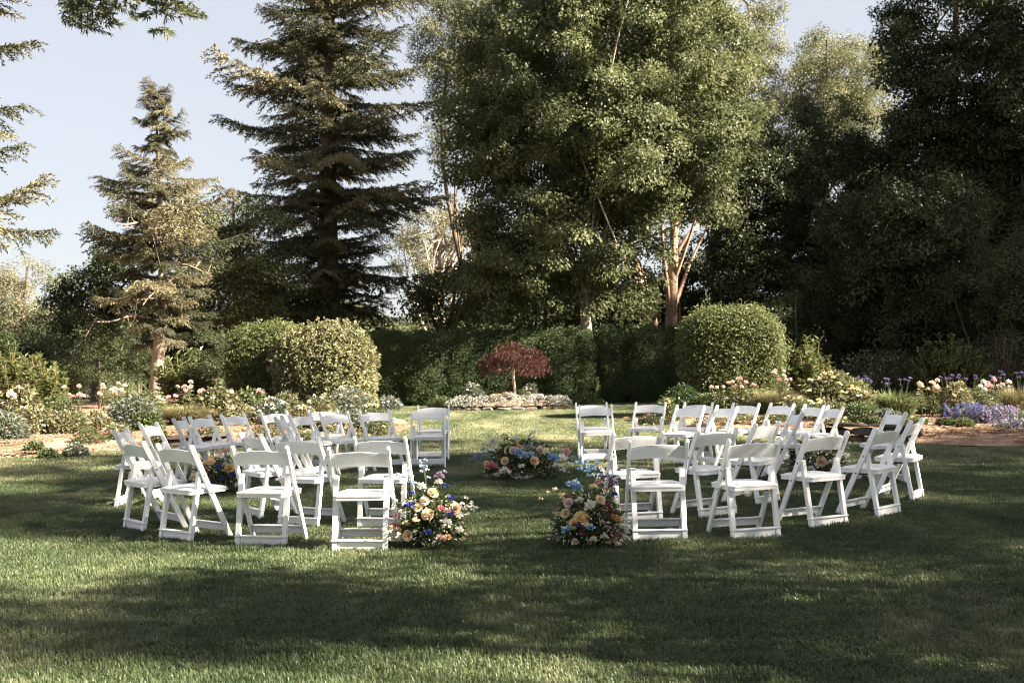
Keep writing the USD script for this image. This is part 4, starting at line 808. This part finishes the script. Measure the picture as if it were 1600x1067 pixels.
PLANTS = [
 ('laurel', 62, 545, 27, 72, 'tall glossy bright laurel at the left end of the bed, beside the bark mulch', {}), ('laurel', 14, 528, 30, 80, 'tall glossy laurel cut by the left edge of the photo', {}),
 ('mound', 8, 640, 20, 62, 'dusty blue-grey leafy plant at the left edge of the photo', dict(leaf=GREYLEAF)), ('cleome', 6, 614, 22.5, 30, 'pink cleome behind the dusty blue-grey plant', {}),
 ('phlox', 55, 632, 21.5, 75, 'pale cream flowered mound in front of the tall bright laurel', dict(col=('cream', 'pale_yellow'), leaf=PALELEAF)), ('cleome', 122, 605, 24.5, 34, 'tall pink cleome standing left of the larger pink cleome patch', {}),
 ('cleome', 172, 600, 25, 58, 'largest pink cleome patch, beside the pale variegated shrub', {}), ('mound', 104, 640, 21.5, 60, 'pale grey-green mound on the bark mulch below the first cleome', dict(leaf=PALELEAF)),
 ('phlox', 148, 640, 22.5, 44, 'pale pink flowered mound between two cleome patches', dict(col=('blush', 'cream'), leaf=PALELEAF)), ('low', 140, 666, 19.8, 46, 'red begonias on the bark mulch nearest the leftmost chairs', dict(col=('red', 'hot_pink'))),
 ('low', 185, 660, 20.5, 36, 'red and pink begonias below the pale variegated shrub', dict(col=('hot_pink', 'blush'))), ('mound', 210, 615, 23.5, 74, 'silvery pale variegated shrub in front of the bare spruce trunk', dict(leaf=GREYLEAF, dens=1.4)),
 ('wispy', 288, 632, 24.2, 82, 'feathery straw coloured grass behind the left chairs', dict(dens=1.5)), ('cleome', 262, 620, 26, 26, 'small pink cleome beside the feathery straw grass', {}),
 ('cleome', 290, 598, 27.2, 42, 'pink cleome in front of the laurel beside the spruce trunk', {}), ('laurel', 292, 540, 29.3, 92, 'glossy laurel between the spruce trunk and the clipped bush', {}),
 ('hydrangea', 343, 603, 25.4, 64, 'pale pinkish hydrangea to the left of the darker hydrangea', dict(col=('blush', 'cream'), leaf=PALELEAF)), ('hydrangea', 392, 606, 26, 56, 'dark leaved hydrangea with pink heads below the clipped bush', dict(col=('pink',))),
 ('phlox', 425, 622, 23.8, 60, 'white phlox below the dark side of the clipped bush', dict(col=('white',), leaf=GREYLEAF)), ('phlox', 468, 632, 23, 50, 'creamy flowered mound below the variegated bush', dict(col=('cream', 'blush'), leaf=PALELEAF)),
 ('phlox', 500, 616, 25, 52, 'cream phlox hugging the front of the variegated bush', dict(col=('cream',), leaf=PALELEAF)), ('phlox', 545, 602, 26, 66, 'tall white phlox at the hedge end of the variegated bush', dict(col=('white', 'blush'), leaf=GREYLEAF)),
 ('yarrow', 582, 628, 23.4, 46, 'pale yellow yarrow closest to the far aisle', dict(col=('pale_yellow', 'cream'))), ('low', 415, 660, 21.4, 46, 'red begonias seen through the chair backs below the white phlox', dict(col=('red', 'hot_pink'))),
 ('low', 535, 668, 21.6, 56, 'red and pink begonias by the bed edge below the white phlox', dict(col=('red', 'pink', 'blush'))), ('low', 470, 668, 21.2, 46, 'cream bedding flowers between two red begonia patches', dict(col=('cream', 'peach'))),
 ('low', 590, 655, 22.4, 40, 'yellow bedding flowers at the tip of the left bed', dict(col=('pale_yellow', 'cream'))), ('low', 118, 692, 18.2, 32, 'white flowered ground cover at the lawn edge of the left bed', dict(col=('white',), leaf=GREYLEAF)),
 ('low', 75, 700, 17.9, 24, 'small violet flowers at the lawn edge of the left bed', dict(col=('violet', 'lilac'))), ('low', 52, 688, 18.6, 26, 'low green seedling alone on the bark mulch', {}),
 ('low', 245, 668, 20.0, 36, 'pink and white bedding flowers between leftmost chairs and straw grass', dict(col=('pink', 'white'))), ('low', 320, 660, 21.4, 44, 'cream and red bedding flowers behind the low stone edging', dict(col=('red', 'cream'))),
 ('phlox', 375, 632, 23.6, 50, 'cream flowered mound between pale hydrangea and white phlox', dict(col=('cream', 'blush'), leaf=PALELEAF)), ('mound', 230, 640, 22.2, 40, 'low green mound below the silvery shrub', {}),
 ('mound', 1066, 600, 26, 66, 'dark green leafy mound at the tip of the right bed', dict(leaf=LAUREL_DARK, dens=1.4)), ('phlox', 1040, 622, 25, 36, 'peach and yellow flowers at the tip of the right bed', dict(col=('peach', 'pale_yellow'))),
 ('cleome', 1140, 592, 25.3, 56, 'pink cleome patch in front of the big clipped bush', {}), ('cleome', 1228, 580, 26, 34, 'pink cleome between big clipped bush and bright laurel', {}),
 ('mound', 1185, 606, 25.2, 70, 'cream variegated mound at the foot of the big clipped bush', dict(leaf=VARIEG)), ('wispy', 1217, 608, 24.6, 66, 'feathery pale grass beside the big clipped bush', dict(dens=1.3)),
 ('laurel', 1262, 523, 27.4, 84, 'bright glossy laurel beside the big clipped bush', {}), ('hydrangea', 1298, 582, 25.2, 88, 'broad pale leaved hydrangea in front of the bright laurel', dict(col=('pale_yellow', 'cream'), leaf=PALELEAF)),
 ('hydrangea', 1346, 606, 24.2, 60, 'smaller pale hydrangea beside the dark mounded shrub', dict(col=('pale_yellow',), leaf=PALELEAF)), ('yarrow', 1265, 624, 23.4, 66, 'cream yarrow behind the far chairs on the woods side', dict(col=('cream', 'pale_yellow'))),
 ('mound', 1345, 626, 21.8, 56, 'green mound on top of the low stone wall', {}), ('daylily', 1400, 610, 22.4, 70, 'green strappy clump behind the low stone wall', dict(leaf=GREENLEAF, dens=1.3)),
 ('cleome', 1440, 596, 22.8, 42, 'peach white cleome spikes beside the bark path', dict(col=('blush', 'cream'))), ('verbena', 1345, 588, 26.4, 46, 'purple verbena floating before the dark mounded shrub', {}),
 ('verbena', 1400, 590, 26.2, 36, 'purple verbena above the strappy clump', {}), ('verbena', 1502, 582, 25.2, 50, 'purple verbena above the yellow flower spires', {}), ('verbena', 1585, 580, 24.4, 60, 'purple verbena at the right edge of the photo', {}),
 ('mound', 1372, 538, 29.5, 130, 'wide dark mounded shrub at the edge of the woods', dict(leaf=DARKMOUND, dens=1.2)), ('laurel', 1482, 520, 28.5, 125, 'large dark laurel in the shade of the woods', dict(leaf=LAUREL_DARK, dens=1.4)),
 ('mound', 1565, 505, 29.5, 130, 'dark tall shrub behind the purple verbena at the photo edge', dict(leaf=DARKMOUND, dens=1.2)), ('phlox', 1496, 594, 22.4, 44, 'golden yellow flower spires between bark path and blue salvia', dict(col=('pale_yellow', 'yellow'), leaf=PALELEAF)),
 ('cleome', 1550, 595, 23, 50, 'pink and white cleome behind the blue salvia', dict(col=('pink', 'white'))), ('wispy', 1590, 602, 22.2, 56, 'pale feathery grass at the right edge of the photo', {}),
 ('salvia', 1520, 628, 20.8, 66, 'vivid blue salvia clump beside the bark path', dict(col=('cornflower', 'violet'))), ('salvia', 1580, 632, 20.4, 80, 'purple salvia mass at the right edge of the photo', dict(col=('violet', 'lilac'))),
 ('salvia', 1592, 655, 19.2, 66, 'grey lavender clump at the lawn edge below the purple salvia', dict(col=('lilac', 'violet'))), ('low', 1365, 656, 20.9, 22, 'magenta flowers spilling over the low stone wall', dict(col=('magenta',))),
 ('low', 1476, 672, 19.8, 24, 'magenta flowers on the bark nearest the path', dict(col=('magenta', 'hot_pink'))), ('low', 1504, 680, 19.5, 28, 'magenta flowers at the lawn edge below the blue salvia', dict(col=('magenta',))),
 ('low', 1432, 664, 20.2, 34, 'white flowered green plant behind the outermost right chair', dict(col=('white',))), ('low', 1020, 648, 24.4, 44, 'dark plant with a pink bloom at the rounded tip of the right bed', dict(col=('pink', 'magenta'), leaf=LAUREL_DARK)),
 ('low', 1112, 648, 23.8, 50, 'yellow bedding flowers below the pink cleome patch', dict(col=('pale_yellow', 'cream'), leaf=PALELEAF)), ('low', 1165, 648, 23.4, 50, 'cream bedding flowers below the variegated mound', dict(col=('cream', 'peach'), leaf=PALELEAF)),
 ('low', 1215, 645, 22.8, 50, 'yellow and peach bedding flowers below the feathery pale grass', dict(col=('pale_yellow', 'peach'))), ('low', 1300, 648, 21.6, 46, 'pale bedding plants behind the low stone wall', dict(col=('cream',), leaf=PALELEAF)),
 ('phlox', 605, 618, 34, 40, 'whitish flowering shrub against the hedge beside the variegated bush', dict(col=('white', 'lilac'), leaf=GREYLEAF)), ('phlox', 738, 598, 35.8, 34, 'white flowering shrub against the hedge left of the red maple', dict(col=('white',), leaf=GREYLEAF)),
 ('phlox', 827, 598, 35.6, 26, 'white flowering shrub behind the red maple trunk', dict(col=('white',), leaf=GREYLEAF)), ('mound', 690, 618, 35.4, 36, 'low dark green tuft at the foot of the hedge left of the stone ring', dict(leaf=GREENLEAF)),
 ('mound', 918, 612, 36.2, 40, 'green tuft around the foot of the pale maple trunk', dict(leaf=GREENLEAF)),
]
PLANTS += [
 ('hydrangea', 30, 600, 24.5, 60, 'pale hydrangea between the dusty blue-grey plant and the tall laurels', dict(col=('blush', 'cream'), leaf=PALELEAF)), ('mound', 88, 612, 26, 50, 'green leafy mound at the foot of the tall bright laurel', {}),
 ('phlox', 235, 606, 26.5, 50, 'pale pink phlox behind the silvery variegated shrub', dict(col=('blush', 'lilac'))), ('mound', 320, 615, 27.5, 50, 'light green mound between the laurel and the pale hydrangea', dict(leaf=PALELEAF)),
 ('mound', 448, 610, 26.4, 50, 'pale green mound tucked under the variegated bush', dict(leaf=PALELEAF)), ('phlox', 520, 640, 22.8, 50, 'cream bedding mound in front of the cream phlox', dict(col=('cream', 'pale_yellow'), leaf=PALELEAF)),
 ('mound', 560, 640, 23, 46, 'pale leafy mound below the tall white phlox', dict(leaf=GREYLEAF)), ('mound', 1110, 612, 25.6, 50, 'green mound between the dark mound and the pink cleome patch', {}),
 ('hydrangea', 1330, 592, 26, 60, 'yellow-green leafy shrub between the two pale hydrangeas', dict(leaf=LAUREL)), ('mound', 1300, 625, 22.6, 50, 'pale mound above the low stone wall', dict(leaf=PALELEAF)),
 ('mound', 1455, 625, 23.6, 36, 'green mound behind the peach white cleome', {}), ('mound', 1530, 605, 23.6, 50, 'green mound behind the vivid blue salvia', {}),
 ('mound', 1385, 640, 21.6, 40, 'small green mound at the end of the low stone wall', dict(leaf=GREYLEAF)), ('phlox', 1240, 618, 24, 46, 'cream flowered mound at the foot of the bright laurel', dict(col=('cream',), leaf=PALELEAF)),
]
for k, u, v, Y, w, lab, kw in PLANTS: plant(k, u, v, Y, w, lab, **kw)

# ------------------------------------------------------------------ stone ring round the red maple
def stone(rng, sx, sy, sz, flatness=1.0):
    p = unit(rng.normal(size=(26, 3))); p = np.sign(p) * np.abs(p) ** 0.55 * np.array([sx, sy, sz]) / 2 * rng.uniform(.9, 1.06, (26, 1))
    return trimesh.convex.convex_hull(p)
ring_c = at(797, 600, 33.5); rng = np.random.default_rng(90)
t = thing('stone_ring', 'low oval ring of stacked flat stones around the red maple', 'stone edging', (ring_c[0], 33.5, 0))
for lay in range(2):
    n = 26 - 3 * lay
    for k in range(n):
        a = 6.283 * (k + 0.5 * lay) / n + rng.normal() * .03; rx, ry = (1.66 - .14 * lay), (0.80 - .10 * lay); p = np.array([rx * math.cos(a), ry * math.sin(a), 0.05 + 0.085 * lay])
        tang = math.atan2(ry * math.cos(a), -rx * math.sin(a)); m = stone(rng, rng.uniform(.30, .48), rng.uniform(.22, .34), rng.uniform(.07, .11))
        m.apply_transform(trimesh.transformations.rotation_matrix(tang, [0, 0, 1]) @ trimesh.transformations.rotation_matrix(rng.normal() * .06, [1, 0, 0])); m.apply_translation(p)
        obj('stone', m, STONES[(k + lay) % 3], t)
gxx = np.array([(1.5 * r * math.cos(a), .72 * r * math.sin(a), .12 + .22 * (1 - r * r)) for r in (0.02, .35, .7, 1) for a in np.linspace(0, 6.283, 24, endpoint=False)])
F = [];  
for i in range(3):
    for j in range(24): a, b = i * 24 + j, i * 24 + (j + 1) % 24; F += [[a, a + 24, b + 24], [a, b + 24, b]]
obj('soil', (gxx, np.array(F)), MULCH, t, smooth=True)
for k, (u, v) in enumerate(((795, 617), (777, 620), (838, 620), (868, 626))):
    q = at(u, v, 33.2); m = stone(rng, .5, .34, .2); m.apply_translation(q - np.array([ring_c[0], 33.5, 0])); obj('stone', m, STONES[k % 3], t)
AL = [(728, 628, 62, 'white alyssum cushion at the end of the stone ring nearest the spruce'), (768, 628, 60, 'white alyssum cushion on the spruce side of the red maple trunk'), (812, 627, 60, 'white alyssum cushion below the red maple trunk'), (848, 626, 56, 'white alyssum cushion on the pale trunk side of the red maple'), (876, 628, 36, 'small white alyssum cushion at the end of the stone ring by the pale trunk')]
for k, (u, v, w, lab) in enumerate(AL):
    rng = np.random.default_rng(950 + k); Y = 32.95; p = at(u, v + 8, Y); W = w * Y / FPX; t = thing('alyssum', lab, 'flower', (p[0], Y, 0.14), group=None)
    q, g = mound_leaves(rng, 420, W, .55, .26, .05, .02); obj('leaves', g, GREYLEAF, t, kind='stuff'); mb = MB()
    q, g = mound_leaves(rng, 330, W * 1.02, .56, .29, .045, .032, pw=.12); obj('flowers', g, FL['alyssum'], t, kind='stuff')
for (u, v, w, lab) in ((785, 606, 30, 'low dark evergreen tuft left of the red maple trunk'), (815, 607, 26, 'low golden tuft right of the red maple trunk')):
    rng = np.random.default_rng(u); p = at(u, v + 12, 33.9); t = thing('evergreen_tuft', lab, 'plant', (p[0], 33.9, .3)); q, g = mound_leaves(rng, 420, .55, .4, .3, .08, .02); obj('leaves', g, GREENLEAF, t, kind='stuff')

# ------------------------------------------------------------------ low stone walls at the bed edges
def low_wall(name, label, a, b, h, seed, courses):
    rng = np.random.default_rng(seed); a, b = np.array(a), np.array(b); L = np.linalg.norm(b - a); ang = math.degrees(math.atan2(b[1] - a[1], b[0] - a[0]))
    t = thing(name, label, 'stone wall', (a[0], a[1], float(ground_z(*a))), ang)
    for c in range(courses):
        x = -0.15 * (c % 2); hh = h / courses
        while x < L:
            w = rng.uniform(.26, .46); m = stone(rng, w * 1.10, .27, hh * 1.12); m.apply_translation((x + w / 2, .02 * rng.normal(), hh * (c + .5) - .02)); obj('stone_block', m, WALLSTONE[rng.integers(2)], t); x += w
    x = 0
    while x < L:
        w = rng.uniform(.5, .8); obj('cap_stone', stone(rng, w * 1.05, .34, .07).apply_translation((x + w / 2, -.01, h + .008)), WALLSTONE[0], t); x += w
w0, w1 = gp(1285, 690)[:2], gp(1412, 693)[:2]
low_wall('garden_wall', 'low dark stone wall holding up the right bed behind the chairs', w0, w1, 0.27, 5, 2)
w0, w1 = gp(252, 700)[:2], gp(345, 694)[:2]
low_wall('garden_wall', 'short stone edging of the left bed seen through the left chairs', w0, w1, 0.16, 6, 1)

# ------------------------------------------------------------------ flower arrangements on the grass
def rose(rng, r):
    """open garden rose facing +z"""
    mb = MB()
    for ring, (n, rad, tilt, ln) in enumerate(((4, .10, -0.12, .62), (5, .22, 0.10, .66), (5, .36, .42, .74), (6, .50, .82, .78), (6, .60, 1.15, .74))):
        for k in range(n):
            a = 6.283 * k / n + ring * .6 + rng.normal() * .1; ca, sa = math.cos(a), math.sin(a); V = []
            for i in range(4):
                s = i / 3
                for j in range(5):
                    q = (j - 2) / 2 * (0.30 + .2 * ring / 4) * (1 - .35 * (s - .55) ** 2 * 3) * (1 if i < 3 else .72)
                    out = rad * .45 + math.sin(tilt) * ln * s * .8 + .10 * q * q * -1 + (.06 * s * s * ring / 4) - (.10 * s * s if ring < 2 else 0); z = math.cos(tilt) * ln * s - .08 * ring - (0.05 if i == 3 and ring > 1 else 0)
                    V.append(((out * ca - q * sa) * r, (out * sa + q * ca) * r, z * r))
            F = [];
            for i in range(3):
                for j in range(4): b = i * 5 + j; F += [[b, b + 1, b + 6], [b, b + 6, b + 5]]
            mb.add(V, F)
    return mb.get()
def turned(g, pos, facing):
    v, f = g; z = unit(np.asarray(facing, float)); x = unit(np.cross([0.1, 1, 0.2], z)); y = np.cross(z, x)
    return v @ np.stack([x, y, z]) + pos, f
def bowl(r, h):
    prof = np.array([(0, 0), (r * .62, 0), (r * .6, h * .1), (r * .85, h * .55), (r, h), (r * .93, h), (r * .78, h * .55), (0, h * .3)])
    return trimesh.creation.revolve(prof, sections=28)
def arrangement(label, base, w, d, h, seed, blooms, sprigs, vase=0.085, lean=(0, 0), leafmat_=ARR_LEAF, nl=520, vase_h=0.10, fixed=()):
    """blooms: (kind, colour, n, radius); sprigs: (colour, n, length)"""
    rng = np.random.default_rng(seed); t = thing('flower_arrangement', label, 'flowers', base)
    obj('vase', bowl(vase, vase_h), CERAMIC, t, smooth=40)
    p, g = mound_leaves(rng, nl, w * .88, d * .88, h * .82, .085, .034, .4, .05, .4); p2, g2 = mound_leaves(rng, 60, w * .7, d * .7, h * .35, .13, .055, .3)
    lv = MB().add(*g).add(*g2); obj('foliage', (lv.get()[0] + [0, 0, .085], lv.get()[1]), leafmat_, t, kind='stuff')
    fp, fg = mound_leaves(rng, 240, w * 1.08, d * 1.05, h * .95, .03, .014, .4, .05, .15); obj('filler_sprays', (fg[0] + [0, 0, .05], fg[1]), FL['cream'], t, kind='stuff')
    fp, fg = mound_leaves(rng, 200, w * 1.02, d * 1.0, h * .92, .035, .02, .4, .05, .2); obj('white_sprays', (fg[0] + [0, 0, .05], fg[1]), FL['white'], t, kind='stuff')
    used = []
    def spot(hi=1.0):
        for tr in range(60):
            u = unit(rng.normal(size=3) + [lean[0], -1.0 + lean[1], .55]); u[2] = abs(u[2]); q = u * [w / 2, d / 2, h * hi] * rng.uniform(.88, 1.0) + [0, 0, .06]
            if all(np.linalg.norm(q - x) > .085 for x in used): break
        used.append(q); return q, u
    st = []
    todo = [(k_, c_, r_, (x_, z_)) for k_, c_, r_, x_, z_ in fixed] + [(k_, c_, r_, None) for k_, c_, n_, r_ in blooms for _ in range(n_)]
    for kind, colour, r, where in todo:
        for k in range(1):
            if where:
                q = np.array([where[0], -d / 2 * math.sqrt(max(0.04, 1 - (where[0] / (w * .56)) ** 2 - ((where[1] - .05) / (h * 1.08)) ** 2 * .8)), where[1]]); u = unit(np.array([q[0] * 1.2, q[1] * 1.3 - .1, (q[2] - .1) * .9])); used.append(q)
            else: q, u = spot()
            st.append(q)
            if kind == 'rose': obj('rose', turned(rose(rng, r), q - u * r * .3, u + rng.normal(size=3) * .15 + [0, -.2, .1]), FL[colour], t, smooth=True)
            elif kind == 'delphinium': obj('blue_flower', blossom(rng, q + u * .03, r, 40, 1.2), FL[colour], t)
            else: obj('blossom', blossom(rng, q + u * .02, r, 44, 1.0, .5), FL[colour], t)
    for colour, pos, n in sprigs:
        c = np.array(pos); mb = MB(); s0 = c * [.3, .3, .35] + [0, 0, .08]; pts = bez([s0, (s0 + c) / 2 + [0, 0, .07], c], 8); st.append(c)
        for k in range(n):
            q = pts[rng.integers(4, 8)] + rng.normal(size=3) * .028; mb.add(*blossom(rng, q, .022, 14, 1.2, .7))
        obj('flower_sprig', mb.get(), FL[colour], t, kind='stuff'); obj('sprig_stem', tube(pts, .003, 5), GREENLEAF, t)
    obj('stems', stems_of(rng, np.array(st), .01, .003, .1), GREENLEAF, t)
    return t
def spot_on_lawn(u, v):
    g = gp(u, v); return (g[0], g[1], float(ground_z(g[0], g[1])))
def fx(kind, base_px, ppm, *items): return [(kind, c, r, (u - base_px[0]) / ppm, (base_px[1] - v) / ppm) for c, r, u, v in items]
B1, B2, B3 = (673, 858), (921, 855), (818, 750)
arrangement('overflowing bouquet of peach roses and navy flowers in a white vase beside the front chair', spot_on_lawn(*B1), .50, .42, .45, 71,
    [('b', 'white', 5, .04), ('b', 'cream', 4, .035), ('b', 'burgundy', 2, .03), ('b', 'pink', 2, .03)],
    [('pale_blue', (-.05, -.02, .66), 9), ('pale_blue', (-.20, 0, .55), 8), ('lilac', (.10, 0, .58), 8), ('white', (.34, -.03, .30), 12), ('cream', (-.28, -.14, .12), 14), ('white', (.28, -.08, .22), 10), ('white', (-.25, -.1, .36), 8)],
    fixed=fx('rose', B1, 205, ('peach', .052, 680, 765), ('peach', .056, 671, 798), ('peach', .050, 716, 791), ('peach', .050, 638, 832), ('cream', .046, 656, 787), ('blush', .044, 667, 777))
    + fx('delphinium', B1, 205, ('navy', .034, 646, 790), ('navy', .026, 650, 773), ('navy', .030, 705, 781), ('navy', .028, 697, 764), ('navy', .034, 704, 803), ('navy', .040, 673, 829))
    + fx('b', B1, 205, ('hot_pink', .036, 625, 807), ('hot_pink', .040, 621, 822), ('hot_pink', .034, 692, 794), ('pink', .032, 700, 798), ('white', .05, 698, 815), ('blush', .042, 690, 836), ('orange', .032, 701, 836), ('hot_pink', .026, 694, 838)), nl=620)
arrangement('bouquet with one big yellow rose and light blue flowers on the opposite front aisle edge', spot_on_lawn(*B2), .58, .48, .42, 72,
    [('b', 'white', 4, .036), ('b', 'cream', 5, .036), ('b', 'pink', 2, .03), ('b', 'burgundy', 2, .028)],
    [('sky_blue', (-.03, 0, .64), 13), ('sky_blue', (.06, .02, .60), 10), ('burgundy', (.24, 0, .50), 7), ('navy', (.20, 0, .54), 6), ('cream', (-.30, -.05, .40), 9), ('white', (.26, -.12, .10), 16), ('blush', (.20, -.16, .04), 14), ('white', (.1, 0, .56), 8)], vase=.06,
    fixed=fx('rose', B2, 205, ('yellow', .072, 906, 804), ('yellow', .05, 894, 812), ('blush', .046, 886, 781), ('cream', .045, 881, 797), ('peach', .042, 938, 776), ('yellow', .04, 960, 805))
    + fx('b', B2, 205, ('pale_blue', .055, 897, 760), ('sky_blue', .05, 904, 765), ('sky_blue', .046, 886, 824), ('white', .05, 920, 787), ('white', .04, 917, 793), ('burgundy', .042, 945, 792), ('burgundy', .04, 952, 800), ('burgundy', .034, 908, 828), ('navy', .034, 957, 775), ('hot_pink', .032, 934, 757), ('navy', .03, 903, 816), ('orange', .036, 962, 810), ('pale_blue', .04, 920, 820)), nl=620)
arrangement('wide central bouquet with blue sprays arching out either side in the middle of the aisle', spot_on_lawn(*B3), .98, .62, .46, 73,
    [('b', 'cream', 3, .04), ('b', 'burgundy', 3, .036), ('b', 'white', 2, .045), ('b', 'pale_blue', 2, .045)],
    [('sky_blue', (-.55, -.02, .32), 14), ('sky_blue', (-.62, .0, .24), 12), ('sky_blue', (-.45, 0, .34), 10), ('sky_blue', (.62, -.05, .22), 14), ('sky_blue', (.72, -.05, .19), 12), ('white', (.10, 0, .56), 12), ('yellow', (-.12, 0, .52), 9), ('pale_yellow', (-.04, 0, .5), 9), ('burgundy', (-.26, 0, .54), 4)], vase=.16, nl=900, vase_h=.07,
    fixed=fx('rose', B3, 130, ('peach', .060, 788, 716), ('peach', .055, 760, 723), ('peach', .066, 836, 716), ('blush', .06, 846, 700), ('blush', .060, 802, 700), ('orange', .045, 812, 696))
    + fx('b', B3, 130, ('white', .085, 774, 694), ('white', .09, 791, 735), ('white', .085, 875, 719), ('white', .06, 808, 687), ('hot_pink', .085, 772, 727), ('pink', .07, 882, 710), ('pale_blue', .08, 818, 712), ('pale_blue', .07, 810, 706), ('sky_blue', .075, 862, 716), ('pale_blue', .06, 828, 710), ('white', .06, 866, 728), ('lilac', .05, 826, 700), ('white', .05, 852, 708)))
arrangement('bouquet with golden roses glimpsed between the side chairs on the pale-bush side', (-3.28, 12.85, 0), .72, .5, .40, 74,
    [('rose', 'yellow', 3, .07), ('rose', 'peach', 2, .062), ('b', 'white', 6, .05), ('b', 'navy', 4, .04), ('b', 'burgundy', 4, .04), ('b', 'pink', 3, .045)], [('white', (.3, 0, .34), 10), ('cream', (-.32, 0, .3), 10)])
arrangement('bouquet with peach roses and blue sprigs glimpsed between chairs on the blue-salvia side', (3.50, 13.3, 0), .78, .5, .40, 75,
    [('rose', 'peach', 3, .075), ('rose', 'yellow', 2, .06), ('rose', 'blush', 2, .06), ('b', 'pale_blue', 4, .05), ('b', 'white', 5, .05), ('b', 'burgundy', 4, .04), ('b', 'cream', 4, .05)], [('navy', (-.1, 0, .46), 8), ('sky_blue', (.1, 0, .46), 8), ('white', (.34, 0, .38), 12)])
